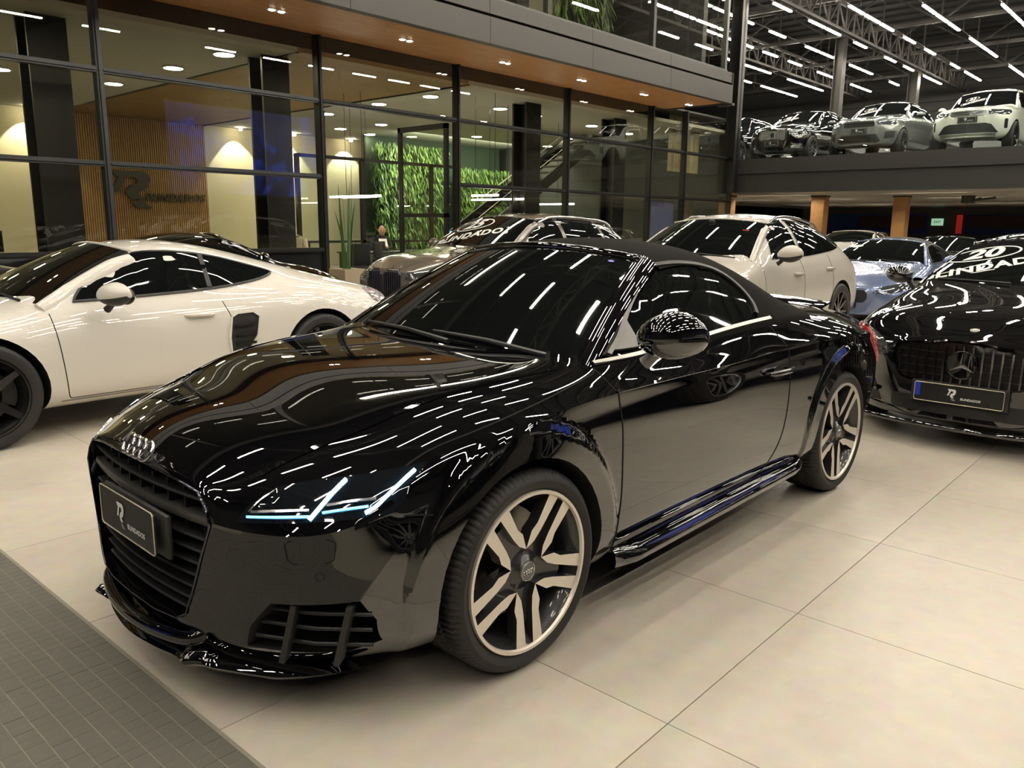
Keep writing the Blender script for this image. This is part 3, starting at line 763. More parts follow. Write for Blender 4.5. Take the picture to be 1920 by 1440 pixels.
def clear_glass(m, tint=(.93, .97, .95), refl=1.0, dark=0.0):
    nt = m.node_tree; nt.nodes.clear(); o = nt.nodes.new('ShaderNodeOutputMaterial'); tr = nt.nodes.new('ShaderNodeBsdfTransparent'); gl = nt.nodes.new('ShaderNodeBsdfGlossy')
    gl.inputs['Roughness'].default_value = .0; gl.inputs['Color'].default_value = (1, 1, 1, 1); tr.inputs[0].default_value = (*tint, 1)
    fr = nt.nodes.new('ShaderNodeFresnel'); ge = nt.nodes.new('ShaderNodeNewGeometry'); mr = nt.nodes.new('ShaderNodeMapRange'); mr.inputs[3].default_value = 1.5; mr.inputs[4].default_value = 1/1.5
    nt.links.new(ge.outputs['Backfacing'], mr.inputs[0]); nt.links.new(mr.outputs[0], fr.inputs[0]); mu = nt.nodes.new('ShaderNodeMath'); mu.operation = 'MULTIPLY'; mu.inputs[1].default_value = refl
    mu.use_clamp = True; mx = nt.nodes.new('ShaderNodeMixShader'); L = nt.links.new
    L(fr.outputs[0], mu.inputs[0]); L(mu.outputs[0], mx.inputs[0]); L(tr.outputs[0], mx.inputs[1]); L(gl.outputs[0], mx.inputs[2]); L(mx.outputs[0], o.inputs[0]); return m
clear_glass(g)
# lower level under the deck: far wall, wooden posts, signs, added hidden fill lights
BLUEW = mat('blue_wall_paint', (.04, .08, .34), .6)
struct(MB().b2((-42.9, -16, 0), (-42.6, 17, 2.8)), 'wall_lower', mat('lower_wall_grey', (.12, .12, .115), .7))
m = MB(); m.b2((-42.6, -15.5, 1.15), (-42.5, -9.5, 2.15)); m.b2((-42.6, -8.0, 1.15), (-42.5, 8, 2.1)); struct(m, 'trim_2', BLUEW)
for i, (y0, y1) in enumerate(((-12.9, -9.6), (-7.8, -4.6), (-3.7, 3))):
    tag(MB().b2((-42.49, y0, 1.45), (-42.42, y1, 2.05)).build('roller_shutter', mat('shutter_red', (.045, .01, .014), .5)), 'dark red slatted shutter on the far lower wall', 'shutter', 'shutters on the far lower wall')
WOODP = mat('light_wood_post', (.46, .24, .09), .5, noise=(3, .7, (.34, .16, .055)))
for (x, y, s, lb) in ((-23.0, -10.55, .52, 'orange wooden post with a small exit sign, nearest the glass building'), (-24.5, -7.95, .42, 'middle orange wooden post under the upper deck'), (-25.5, -5.75, .40, 'orange wooden post right of the middle one, above the blue convertible')):
    p_ = empty('wooden_post', (x, y, 0), 0, lb, 'post'); MB().b2((-s/2, -s/2, 0), (s/2, s/2, 2.46)).build('post_casing', WOODP, p_, bevel=.01)
    MB().b2((-s/2-.02, -s/2-.02, 2.38), (s/2+.02, s/2+.02, 2.465)).build('post_cap', STEEL, p_)
def sign(name, c, w, h, m, txt, tm_, label, tsz, parent=None):
    r = empty(name, c, 0, label, 'sign'); MB().b2((-.01, -w/2, -h/2), (.01, w/2, h/2)).build('sign_panel', m, r)
    me = text_mesh(txt, tsz, .002)
    for v in me.vertices: v.co = Vector((.013, v.co.x, v.co.y))
    link('sign_lettering', me, tm_, r); return r
GRN = mat('exit_green', (.35, .55, .38), .5, emit=(.4, .7, .45), es=.5)
sign('exit_sign', (-22.70, -10.42, 2.20), .22, .22, GRN, 'E', mat('sign_ink', (.01, .05, .02), .5), 'small square green and white exit sign on the wooden post', .14)
sign('exit_sign', (-42.585, -9.1, 1.75), .55, .34, GRN, 'EXIT', MATS['sign_ink'], 'pale green exit sign on the far lower wall', .16)
REDM = mat('red_sign', (.55, .02, .015), .5, emit=(1, .05, .03), es=.12)
tag(MB().b2((-22.74, -11.06, 2.0), (-22.70, -10.84, 2.40)).build('fire_sign', REDM), 'upright red fire sign beside the wooden post at the glass building', 'sign')
tag(MB().b2((-42.5, -8.2, 1.2), (-42.42, -7.95, 2.1)).build('red_panel', REDM), 'narrow red panel on the far lower wall', 'panel')
tag(MB().b2((-26.4, -4.2, 2.2), (-26.0, -3.9, 2.48)).bar((-26.2, -4.1, 2.25), (-26.2, -3.3, 2.36), .06).bar((-26.2, -4.1, 2.2), (-26.2, -3.7, 2.36), .05).build('pipe_bracket', STEEL), 'pipe bracket with a short arm fixed under the ribbed deck', 'bracket')
LOWL = mat('deck_fill_glow', (1, 1, 1), .4, emit=(1, .9, .72), es=45)  # unseen glowing bars, added to brighten the deck underside and far wall
l0 = None
for i, x in enumerate((-23.74, -27.94, -34.66)):
    for y in (-12.3, -9.2, -4.6, 0, 4, 9):
        o = MB().b2((-.045, -1.1, -.02), (.045, 1.1, .03)).build('deck_fill_light', LOWL, None, None, (x, y, 2.51)) if l0 is None else l0.copy()
        if l0 is None: l0 = o; tag(o, 'slim unseen fill light added between the ribs under the upper deck', 'lamp', 'added fill lights under the deck')
        else: o.location = (x, y, 2.51); COL.objects.link(o)
# ---------------- the glass office building ----------------
FY = -9.6; ZC = 4.2; YB = -20.8
PANE = clear_glass(mat('facade_glass', (1, 1, 1)), (.925, .93, .875), 1.15)
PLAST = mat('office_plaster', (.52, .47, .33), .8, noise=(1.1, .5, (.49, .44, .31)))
CEILM = mat('office_ceiling', (.40, .39, .35), .85)
OCHRE = mat('ochre_fluted_wood', (.30, .165, .055), .55, noise=(2, .5, (.25, .13, .04)))
OLIVE = mat('ochre_ceiling_wood', (.25, .155, .06), .55, noise=(2.5, .5, (.20, .12, .045)))
WOODS = mat('canopy_wood', (.50, .235, .075), .42)
nt = WOODS.node_tree; b_ = nt.nodes['Principled BSDF']; geo = nt.nodes.new('ShaderNodeNewGeometry'); mp = nt.nodes.new('ShaderNodeMapping'); mp.inputs['Scale'].default_value = (1.2, 26, 26)
n_ = nt.nodes.new('ShaderNodeTexNoise'); n_.inputs['Scale'].default_value = 1.6; n_.inputs['Detail'].default_value = 7; r_ = nt.nodes.new('ShaderNodeValToRGB')
r_.color_ramp.elements[0].position = .3; r_.color_ramp.elements[0].color = (.34, .145, .045, 1); r_.color_ramp.elements[1].position = .7; r_.color_ramp.elements[1].color = (.56, .29, .105, 1)
nt.links.new(geo.outputs['Position'], mp.inputs[0]); nt.links.new(mp.outputs[0], n_.inputs['Vector']); nt.links.new(n_.outputs[0], r_.inputs[0]); nt.links.new(r_.outputs[0], b_.inputs['Base Color'])
FASC = mat('grey_fascia_panel', (.050, .046, .041), .5, .2, noise=(3, .35, (.050, .047, .043)))
MX = [4.1, .6, -2.92, -6.5, -9.75, -13.3, -16.85, -18.6, -21.4]
ROWS = [.02, .95, 2.20, 3.45, 4.55]
for i in range(len(MX)-1):
    a, b = MX[i], MX[i+1]; W = empty('window_%d' % (i+1), ((a+b)/2, FY, 0)); W['kind'] = 'structure'; cx = (a+b)/2
    door = i == 3
    lo = MB().b2((a-cx-.045, -.07, 0), (a-cx+.045, .07, 4.55)); lo.b2((a-cx-.02, .07, 0), (a-cx+.02, .10, 4.55)); lo.build('mullion', BLKFR if i not in (2,) else GREYFR, W)
    for z in ROWS[0:4]:
        if door and z < 3: continue
        mb = MB().b2((a-cx-.045, -.06, z-.04), (b-cx+.045, .06, z+.04)).b2((a-cx-.045, .06, z-.015), (b-cx+.045, .085, z+.015)); mb.build('transom', GREYFR if z > 1 and i < 3 else BLKFR, W)
    for k in range(4):
        if door and k < 3: continue
        z0, z1 = ROWS[k], ROWS[k+1]
        if k == 0 and i < 3: MB().b2((b-cx+.04, -.012, z0), (a-cx-.04, .012, z1)).build('lower_panel', mat('dark_lower_panel', (.012, .013, .013), .12), W)
        else: MB().b2((b-cx+.04, -.006, z0), (a-cx-.04, .006, z1)).build('pane', PANE, W)
    if i == len(MX)-2: MB().b2((b-cx-.045, -.07, 0), (b-cx+.045, .07, 4.55)).build('mullion', BLKFR, W)
    # steel column behind the mullion
    if -17 < b < 3 and i != 3:
        mb = MB().b2((b+.10, -10.75, 0), (b+.62, -10.70, ZC)).b2((b+.10, -10.35, 0), (b+.62, -10.30, ZC)).b2((b+.33, -10.72, 0), (b+.39, -10.33, ZC))
        tag(mb.build('office_column', BLKFR), 'black steel column inside the glass office, column %s from the left' % ['first', 'second', 'third', 'fourth', 'fifth', 'last'][i % 6], 'column')
struct(MB().b2((6, YB-.2, 0), (-6.2, YB, ZC+.3)), 'wall_office_left', PLAST)
struct(MB().b2((-10.2, YB-.2, 0), (-21.4, YB, ZC+.3)), 'wall_office_right', PLAST)
ow = empty('wall_office_middle', (-8.2, YB, 0)); ow['kind'] = 'structure'
MB().b2((-2, -.2, 0), (2, -.05, ZC+.3)).build('wood_backing', OCHRE, ow)
sl = None; NS = 66
for k in range(NS):
    x = -2+4*(k+.5)/NS
    if sl is None: sl = MB().b2((-.021, -.05, 0), (.021, 0, ZC)).build('wood_slat', OCHRE, ow, None, (x, 0, 0))
    else: o = sl.copy(); o.location = (x, 0, 0); COL.objects.link(o)
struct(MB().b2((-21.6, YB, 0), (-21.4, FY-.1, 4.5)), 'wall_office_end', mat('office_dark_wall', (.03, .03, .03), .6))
struct(MB().b2((6, YB, 0), (6.2, FY, 4.5)), 'wall_office_start', PLAST)
struct(MB().b2((6, YB, ZC), (-6.2, FY-.1, ZC+.08)), 'ceiling_office_left', CEILM)
struct(MB().b2((-10.2, YB, ZC), (-21.4, FY-.1, ZC+.08)), 'ceiling_office_right', CEILM)
struct(MB().b2((-6.2, YB, ZC+.005), (-10.2, FY-.1, ZC+.08)), 'ceiling_office_wood', OLIVE)
struct(MB().b2((-6.22, YB, ZC-.02), (-6.16, FY-.1, ZC+.01)), 'trim_3', BLKFR); struct(MB().b2((-10.24, YB, ZC-.02), (-10.18, FY-.1, ZC+.01)), 'trim_4', BLKFR)
struct(MB().b2((6, YB, 4.57), (-21.4, FY-.1, 4.62)), 'trim_5', STEEL)
# wall logo
lg = empty('wall_logo', (-7.35, YB, 1.78), 0, 'large dark stylised letter logo with a word beside it on the ochre slatted wall', 'sign')
LOGOM = mat('logo_dark', (.025, .02, .012), .5)
for P_ in RPOLY:
    me = flat_mesh([[(a*1.15, b*1.0) for a, b in P_]])
    for v in me.vertices: v.co = Vector((-v.co.x, .02, v.co.y))
    bm = bmesh.new(); bm.from_mesh(me); g_ = bmesh.ops.extrude_face_region(bm, geom=bm.faces)['geom']
    for v in [q for q in g_ if isinstance(q, bmesh.types.BMVert)]: v.co.y += .06
    bmesh.ops.recalc_face_normals(bm, faces=bm.faces); bm.to_mesh(me); bm.free(); link('logo_letter', me, LOGOM, lg)
me = text_mesh('BLINDADOS', .30, .005, .15, .02, 'LEFT', 1.08)
for v in me.vertices: v.co = Vector((-v.co.x-.95, .07+v.co.z, v.co.y+.30))
link('logo_lettering', me, LOGOM, lg)
# office downlights
OLED = mat('office_downlight', (1, 1, 1), .4, emit=(1, .90, .62), es=OFFICE_E)
RINGM = mat('downlight_ring', (.5, .5, .48), .4)
d0 = None
def downlight(x, y, z=ZC):
    global d0
    if d0 is None:
        d0 = empty('ceiling_downlight', (x, y, z), 0, 'round lit downlight in the office ceiling', 'lamp', 'round office downlights')
        MB().lathe([(0, -.035), (.16, -.035), (.16, -.005)], 20).build('lamp_diffuser', OLED, d0); MB().lathe([(.16, -.03), (.185, -.03), (.185, 0), (.16, 0)], 20, closed=True).build('lamp_ring', RINGM, d0); return
    r = d0.copy(); COL.objects.link(r); r.location = (x, y, z)
    for c in d0.children: d = c.copy(); COL.objects.link(d); d.parent = r
for x, y in ((-3.34, -12.5), (-3.4, -15.3), (-3.4, -18), (-1.2, -12.5), (-1.2, -15.3), (1.2, -14), (-5.44, -10.74), (-5.44, -12.6), (-5.44, -15.26), (-5.44, -18), (-10.65, -11.35), (-10.65, -13.16), (-10.9, -15.6), (-10.9, -18.2),
             (-12.99, -11.43), (-12.99, -13.6), (-13.2, -16.26), (-13.1, -18.07), (-14.5, -11.6), (-14.5, -13.57), (-14.58, -16.35), (-14.6, -18.6), (-17.07, -11.7), (-17.07, -13.75), (-17.1, -16.3), (-19.3, -12), (-19.3, -14.2), (-20.9, -16.5)):
    downlight(x, y)
# narrow wall washers
s0 = None
for k, x in enumerate((-2.2, -5.45, -11.15, -13.0, -15.2, -17.4)):
    l = bpy.data.lights.new('wall_washer', 'SPOT'); l.energy = 170; l.color = (1, .93, .68); l.spot_size = radians(78); l.spot_blend = .12; l.shadow_soft_size = .03
    r = MB().lathe([(0, -.07), (.04, -.07), (.05, -.06), (.05, 0)], 16).build('wall_washer_lamp', RINGM if False else OLED, None, None, (x, YB+.42, ZC-.02)) if s0 is None else s0.copy()
    if s0 is None: s0 = r; tag(r, 'small spot lamp throwing a cone of light on the office back wall', 'lamp', 'wall washer spots at the back wall')
    else: r.location = (x, YB+.42, ZC-.02); COL.objects.link(r)
    o = bpy.data.objects.new('wall_washer_light', l); COL.objects.link(o); o.parent = r; o.location = (0, 0, -.09); o.rotation_euler = (radians(-18), 0, 0)
# pendants
PEND = mat('pendant_led', (1, 1, 1), .4, emit=(1, .93, .8), es=14)
p0 = None
for k, (x, y0, y1, z) in enumerate(((-9.3, -13.3, -11.5, 2.0), (-10.6, -14.6, -13.3, 2.05), (-9.3, -16.4, -15.0, 2.0), (-11.3, -10.7, -9.9, 2.05), (-12.8, -12.2, -10.4, 2.02), (-16.2, -13.4, -11.6, 2.0))):
    r = empty('pendant_lamp', (x, (y0+y1)/2, z), 0, 'long thin lit pendant bar hanging low in the office', 'lamp', 'pendant bars in the office')
    MB().b2((-.03, y0-(y0+y1)/2, -.02), (.03, (y1-y0)/2, .02)).build('led_bar', PEND, r); MB().b2((-.003, -.3, .02), (.003, -.29, ZC-z)).b2((-.003, .3, .02), (.003, .31, ZC-z)).build('wire', BLKFR, r)
# inner glazed partition with black frames
pt_ = empty('glass_partition', (-12.2, -15.4, 0), 0, 'black framed glass partition standing inside the office behind the desks', 'partition')
mb = MB()
for x in (-3.2, -2.1, 0.4, 1.6, 2.4): mb.b2((x-.05, -.05, 0), (x+.05, .05, 3.1 if x != 1.6 else ZC))
mb.b2((-3.2, -.05, 3.04), (2.4, .05, 3.12)).b2((-3.2, -.05, .9), (2.4, .05, .96)); mb.build('partition_frame', BLKFR, pt_)
MB().b2((-3.2, -.004, .1), (2.4, .004, 3.05)).build('partition_glass', MATS['clear_glass'], pt_)
# open door leaf of dark glass
dr = empty('door_1', (-9.62, -9.72, 0)); dr['kind'] = 'structure'
mb = MB().b2((-.04, -1.5, 0), (.04, -1.42, 3.4)).b2((-.04, -.08, 0), (.04, 0, 3.4)).b2((-.04, -1.5, 3.3), (.04, 0, 3.4)).b2((-.04, -1.5, 0), (.04, 0, .25)).b2((-.04, -1.5, 1.55), (.04, 0, 1.63)); mb.build('door_frame', BLKFR, dr)
MB().b2((-.006, -1.42, .25), (.006, -.08, 3.3)).build('door_glass', PANE, dr)
MB().tube([(.10, -1.36, .7), (.10, -1.36, 2.3)], .02, 8).bar((.02, -1.36, .9), (.1, -1.36, .9), .02).bar((.02, -1.36, 2.1), (.1, -1.36, 2.1), .02).build('door_handle', BLKFR, dr)
# vertical garden
LEAF = mat('garden_leaf', (.012, .04, .008), .5, noise=(3.2, 1.0, (.17, .27, .06)))
struct(MB().b2((-14.6, -18.95, 0), (-20.9, -18.85, ZC)), 'wall_garden', mat('garden_backing', (.008, .018, .008), .9))
def garden(name, x0, x1, y, z0, z1, n, label, s=.16):
    rg = random.Random(n); mb = MB()
    for i in range(n):
        x = rg.uniform(x0, x1); z = rg.uniform(z0, z1); d = rg.uniform(0, .45); a = rg.uniform(-1, 1); l = rg.uniform(.6, 1.4)*s; w = l*.16
        p = Vector((x, y+d, z)); t = Vector((sin(a)*.6, rg.uniform(-.2, .6), -1)).normalized(); q = Vector((cos(a), .3, 0)).normalized()
        b = len(mb.v); mb.v += [tuple(p), tuple(p+t*l*.5+q*w), tuple(p+t*l), tuple(p+t*l*.5-q*w)]; mb.f.append((b, b+1, b+2, b+3)); mb.mi.append(0)
    o = mb.build(name, LEAF, fix=False); tag(o, label, 'plants', kind='stuff'); return o
garden('vertical_garden', -14.6, -17.6, -18.6, .2, 4.0, 3600, 'wall of green hanging plants seen through the open office door', .22)
garden('vertical_garden', -18.1, -20.6, -18.4, .2, 3.4, 3200, 'bright green wall of plants behind the bay right of the door', .24)
gl = bpy.data.lights.new('garden_fill_light', 'AREA'); gl.shape = 'RECTANGLE'; gl.size = 6; gl.size_y = .25; gl.energy = 330; gl.color = (.95, 1, .75)  # area light added to brighten the plants, without a fixture
o = bpy.data.objects.new('garden_fill_light', gl); COL.objects.link(o); o.location = (-17.8, -16.9, 4.1); o.rotation_euler = (radians(-28), 0, 0)
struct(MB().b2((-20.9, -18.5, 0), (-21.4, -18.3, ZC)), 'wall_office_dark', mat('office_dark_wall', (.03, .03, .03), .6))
# staircase
st = empty('staircase', (-17.0, -13.2, 0), 0, 'dark steel staircase climbing inside the right part of the office', 'staircase'); mb = MB()
mb.bar((3.0, 0, 1.0), (-2.6, 0, 4.2), .05, .32).bar((3.0, -1.2, 1.0), (-2.6, -1.2, 4.2), .05, .32); mb.build('stringer', BLKFR, st)
tr_ = None
for k in range(15):
    c = (2.8-.37*k, -.6, 1.1+.21*k)
    if tr_ is None: tr_ = MB().b2((-.15, -.58, -.02), (.15, .58, .02)).build('tread', STEEL, st, None, c)
    else: o = tr_.copy(); o.location = c; COL.objects.link(o)
MB().tube([(3.0, .05, 2.05), (-2.6, .05, 5.2-.0)], .02, 6).tube([(3.0, .05, 1.6), (-2.6, .05, 4.8)], .012, 6).build('handrail', ALU if 'ALU' in globals() else RINGM, st)
# ---- canopy, fascia and upper floor ----
CX0, CX1, CYF = 6.0, -17.6, -7.7
cn = empty('canopy', (0, 0, 0)); cn.name = 'trim_6'; cn['kind'] = 'structure'
wp = None
for k in range(14):
    y0 = FY+.02+k*(CYF-.16-FY)/14; y1 = FY+.02+(k+1)*(CYF-.16-FY)/14
    MB().b2((CX1+.1, y0+.0012, 4.50), (CX0, y1-.0012, 4.55)).build('soffit_board', WOODS, cn)
for k in range(8):
    a = CX1+k*2.95; b = CX1+(k+1)*2.95
    MB().b2((a+.004, CYF-.15, 4.48), (b-.004, CYF, 4.92)).build('fascia_panel', FASC, cn, None, bevel=.004)
    MB().b2((a+.004, CYF-.20, 4.97), (b-.004, CYF-.02, 5.22)).build('upper_fascia_panel', FASC, cn, None, bevel=.004)
MB().b2((CX1+.05, -9.5, 4.56), (CX0, CYF-.16, 5.2)).build('canopy_core', BLKFR, cn)
MB().b2((CX1-.12, CYF-.4, 4.44), (CX1+.02, CYF+.02, 4.5)).build('canopy_end_cap', FASC, cn)
MB().b2((CX1-.02, -9.6, 4.48), (CX1, CYF, 5.22)).build('canopy_end_panel', FASC, cn)
c0 = None; CL = mat('canopy_downlight', (1, 1, 1), .4, emit=(1, .88, .70), es=30)
for x in (-.2, -2.7, -5.2, -7.7, -10.2, -12.65, -15.1, -17.2):
    if c0 is None:
        c0 = empty('canopy_spotlight', (x, -8.7, 4.5), 0, 'twin recessed spotlight in the wooden canopy soffit', 'lamp', 'twin spotlights in the canopy soffit')
        MB().b2((-.16, -.065, -.006), (.16, .065, .0)).build('spot_frame', mat('spot_frame_white', (.5, .45, .4), .5), c0)
        for s in (-1, 1): MB().lathe([(0, -.012), (.045, -.012), (.05, -.005)], 16, c=(s*.08, 0, 0)).build('spot_lens', CL, c0)
    else:
        r = c0.copy(); COL.objects.link(r); r.location = (x, -8.7, 4.5)
        for c in c0.children: d = c.copy(); COL.objects.link(d); d.parent = r
UF = empty('window_9', (0, CYF-.12, 5.22)); UF['kind'] = 'structure'
UM = [-17.3, -14.0, -10.4, -6.8, -3.2, .4, 4.0]
for k, x in enumerate(UM):
    MB().b2((x-.05, -.06, 0), (x+.05, .06, 3.0)).build('mullion', GREYFR if k == 0 else BLKFR, UF)
    if k < len(UM)-1:
        for j in (0, 1): MB().b2((x+.05+1.7*j+(0 if j == 0 else .06), -.007, 0), (x+.05+1.7*(j+1), .007, 3.0)).build('pane', PANE, UF)
MB().b2((-17.35, -.08, 0), (4, .08, .04)).b2((-17.35, -.08, 2.96), (4, .08, 3.06)).build('rail', GREYFR, UF)
struct(MB().b2((-17.4, -20, 8.25), (6, CYF, 8.6)), 'ceiling_upper', STEEL)
struct(MB().b2((-17.4, -13.2, 5.2), (6, -13, 8.25)), 'wall_upper', PLAST)
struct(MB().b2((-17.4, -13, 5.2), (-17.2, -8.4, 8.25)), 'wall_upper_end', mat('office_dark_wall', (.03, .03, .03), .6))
for x, lb in ((-15.6, 'black column on the upper floor near its right end'), (-12.4, 'black column on the upper floor behind the hanging plants'), (-9.1, 'black column on the upper floor above the door bay')):
    tag(MB().b2((x-.2, -10.6, 5.2), (x+.2, -10.2, 8.25)).build('upper_column', BLKFR), lb, 'column')
garden('hanging_plants', -11.5, -13.4, -8.9, 5.35, 8.2, 900, 'green leafy plants hanging behind the upper floor glass', .34)
ul = MB().b2((-15, -9.6, 8.18), (-5, -9.4, 8.24)).build('upper_fill_strip', mat('upper_fill_glow', (1, 1, 1), .4, emit=(1, .93, .8), es=26)); tag(ul, 'unseen fill strip added on the upper floor ceiling, above the frame', 'lamp')  # out of view, added to light the upper floor wall
# right end of the building: curtain, blue door
cu = MB(); N = 40
for i in range(N+1):
    x = -18.9-1.7*i/N; y = -10.3+.06*sin(i*1.9); cu.v += [(x, y, 3.0), (x, y, 4.7)]
for i in range(N): cu.f.append((2*i, 2*i+1, 2*i+3, 2*i+2)); cu.mi.append(0)
tag(cu.build('curtain', mat('beige_curtain', (.42, .37, .25), .8), smooth=80), 'pleated beige curtain behind the glass at the right end of the building', 'curtain')
d2 = empty('door_2', (-17.7, -9.75, 0)); d2['kind'] = 'structure'
MB().b2((-.7, -.03, 0), (.7, .03, 2.1)).build('door_leaf', mat('blue_grey_door', (.09, .10, .22), .5), d2); MB().b2((-.6, .03, .9), (-.56, .09, 1.3)).build('door_handle', BLKFR, d2)
# ---- led screens across the hall (seen as reflections) ----
SCR = mat('blue_led_screen', (.01, .02, .2), .4)
nt = SCR.node_tree; b_ = nt.nodes['Principled BSDF']; tc = nt.nodes.new('ShaderNodeTexCoord'); n_ = nt.nodes.new('ShaderNodeTexNoise'); n_.inputs['Scale'].default_value = .55; n_.inputs['Distortion'].default_value = 1.5
r_ = nt.nodes.new('ShaderNodeValToRGB'); r_.color_ramp.elements[0].position = .52; r_.color_ramp.elements[0].color = (0, 0, .01, 1); r_.color_ramp.elements[1].position = .62; r_.color_ramp.elements[1].color = (.03, .12, 1, 1)
nt.links.new(tc.outputs['Object'], n_.inputs['Vector']); nt.links.new(n_.outputs[0], r_.inputs[0]); nt.links.new(r_.outputs[0], b_.inputs['Emission Color']); b_.inputs['Emission Strength'].default_value = .7
def screen(c, w, h, rz, label):
    r = empty('led_screen', c, rz, label, 'screen'); MB().b2((-w/2, -.04, -h/2), (w/2, .0, h/2)).build('screen_panel', SCR, r); MB().b2((-w/2-.08, -.08, -h/2-.08), (w/2+.08, -.03, h/2+.08)).build('screen_housing', BLKFR, r)
screen((-17.5, 11.5, 4.4), 7.5, 3.6, pi, 'wide blue led screen across the hall, mirrored in the office glass')
screen((7.0, -5.6, 1.9), 2.4, 1.8, pi/2, 'tall blue led screen in front of the black roadster, mirrored in its nose')
# ---------------- office furniture and people ----------------
DESK = mat('desk_dark', (.03, .028, .025), .4); CHM = mat('chair_black_mesh', (.006, .006, .006), .8); POT = mat('planter_beige', (.34, .27, .19), .7)
def desk(c, w, d, rz, label):
    r = empty('office_desk', c, rz, label, 'desk'); rbox('desk_top', (0, 0, .74), (w, d, .03), DESK, r, .004); rbox('front_panel', (0, -d/2+.03, .40), (w-.1, .02, .62), DESK, r, .003)
    for s in (-1, 1): rbox('leg', (s*(w/2-.05), 0, .365), (.04, d-.1, .72), DESK, r, .004)
    return r
def ochair(c, rz, label):
    r = empty('office_chair', c, rz, label, 'chair')
    rbox('seat', (0, 0, .47), (.50, .48, .08), CHM, r, .03); b = rbox('backrest', (0, .24, .76), (.44, .05, .46), CHM, r, .02)
    MB().tube([(0, 0, .44), (0, 0, .12)], .03, 8).build('gas_lift', MATTE if 'MATTE' in globals() else CHM, r)
    for k in range(5):
        a = 2*pi*k/5; MB().tube([(0, 0, .12), (.30*cos(a), .30*sin(a), .07)], [.025, .018], 6).tube([(.30*cos(a), .30*sin(a)-.02, .03), (.30*cos(a), .30*sin(a)+.02, .03)], .03, 8).build('base_leg', CHM, r)
    for s in (-1, 1): MB().tube([(s*.26, .2, .5), (s*.28, .12, .68), (s*.28, -.12, .68)], .02, 6).build('armrest', CHM, r)
    return r
desk((-10.4, -13.0, 0), 1.9, .7, pi, 'dark office desk with laptop in front of the seated man'); desk((-12.6, -13.2, 0), 2.0, .8, pi, 'dark office desk to the right of the seated man')
desk((-5.0, -12.2, 0), 2.6, .8, pi, 'long dark desk behind the white coupe'); desk((-1.7, -12.0, 0), 2.2, .8, pi, 'dark desk at the far left of the office')
ochair((-8.6, -11.3, 0), 2.6, 'black mesh office chair left of the desk, its back to the glass'); ochair((-11.15, -13.85, 0), 2.6, 'black office chair the seated man sits on')
ochair((-3.4, -12.9, 0), .9, 'black office chair behind the white coupe roof, at the far left'); ochair((-9.8, -11.9, 0), 3.6, 'black mesh visitor chair in front of the desk, right of the planter')
def laptop(c, rz, label, scr=None):
    r = empty('laptop', c, rz, label, 'laptop'); rbox('keyboard_base', (0, 0, .01), (.34, .24, .018), CHM, r, .004)
    o = rbox('lid', (0, -.15, .12), (.34, .012, .23), CHM, r, .004); o.rotation_euler = (radians(14), 0, 0)
    return r
laptop((-10.55, -13.05, .756), -.25, 'black open laptop on the desk in front of the seated man')
def monitor(c, rz, label, on):
    r = empty('monitor', c, rz, label, 'monitor'); rbox('screen_frame', (0, 0, .33), (.54, .03, .33), CHM, r, .006); rbox('stand', (0, 0, .08), (.05, .04, .16), CHM, r, .005); rbox('stand_foot', (0, 0, .008), (.24, .18, .014), CHM, r, .004)
    rbox('screen', (0, .017, .33), (.51, .004, .30), mat('monitor_on', (.02, .1, .3), .3, emit=(.08, .35, .9), es=1.6) if on else GLASSB, r, .001)
GLASSB = mat('screen_off', (.01, .01, .01), .1)
monitor((-1.9, -11.9, .756), -.3, 'black computer monitor on the desk at the far left of the office', False); monitor((-3.0, -12.1, .756), .2, 'monitor with a lit blue screen behind the white coupe windscreen', True)
monitor((-12.9, -13.0, .756), .3, 'monitor with a lit blue screen on the right hand desk', True)
bt = empty('sanitizer_bottle', (-9.75, -12.88, .756), 0, 'small clear sanitizer bottle with a blue label on the desk', 'bottle')
MB().lathe([(0, 0), (.033, 0), (.035, .01), (.035, .12), (.014, .15), (.014, .165)], 16).build('bottle_body', mat('bottle_plastic', (.6, .7, .75), .2), bt, 50); MB().lathe([(.0355, .03), (.0355, .10)], 16).build('bottle_label', mat('bottle_blue', (.05, .2, .7), .4), bt); MB().lathe([(0, .2), (.006, .2), (.016, .17), (.016, .165)], 12).b2((-.035, -.006, .19), (.0, .006, .2)).build('pump', WHITEPL if 'WHITEPL' in globals() else POT, bt)
# planter with upright blades
pl = empty('potted_sansevieria', (-7.55, -10.35, 0), 0, 'tall green blade leaved plant in a square beige planter by the open door', 'plant')
mb = MB(); mb.prism([(-.23, -.23), (.23, -.23), (.23, .23), (-.23, .23)], 0, .55, lambda a, b, h: (a, b, h), taper=1.14); mb.build('planter', POT, pl, None, bevel=.008)
MB().b2((-.22, -.22, .50), (.22, .22, .53)).build('soil', mat('soil', (.03, .02, .012), .9), pl)
rg = random.Random(5)
for k in range(11):
    a = rg.uniform(0, 6.28); r0 = rg.uniform(.02, .13); L = rg.uniform(.9, 1.75); le = rg.uniform(.02, .26); w = .028; mb = MB()
    for i in range(7):
        t = i/6; p = Vector((r0*cos(a)+le*cos(a)*t*t, r0*sin(a)+le*sin(a)*t*t, .5+L*t)); q = Vector((-sin(a+.6), cos(a+.6), 0))*w*(1-t**3)*(.6+.8*t if t < .5 else 1)
        mb.v += [tuple(p-q), tuple(p+Vector((cos(a), sin(a), 0))*.008*(1-t)), tuple(p+q)]
    for i in range(6): mb.f += [(3*i, 3*i+1, 3*i+4, 3*i+3), (3*i+1, 3*i+2, 3*i+5, 3*i+4)]; mb.mi += [0, 0]
    mb.build('leaf', mat('sansevieria_green', (.05, .13, .035), .45), pl, 60, fix=False)
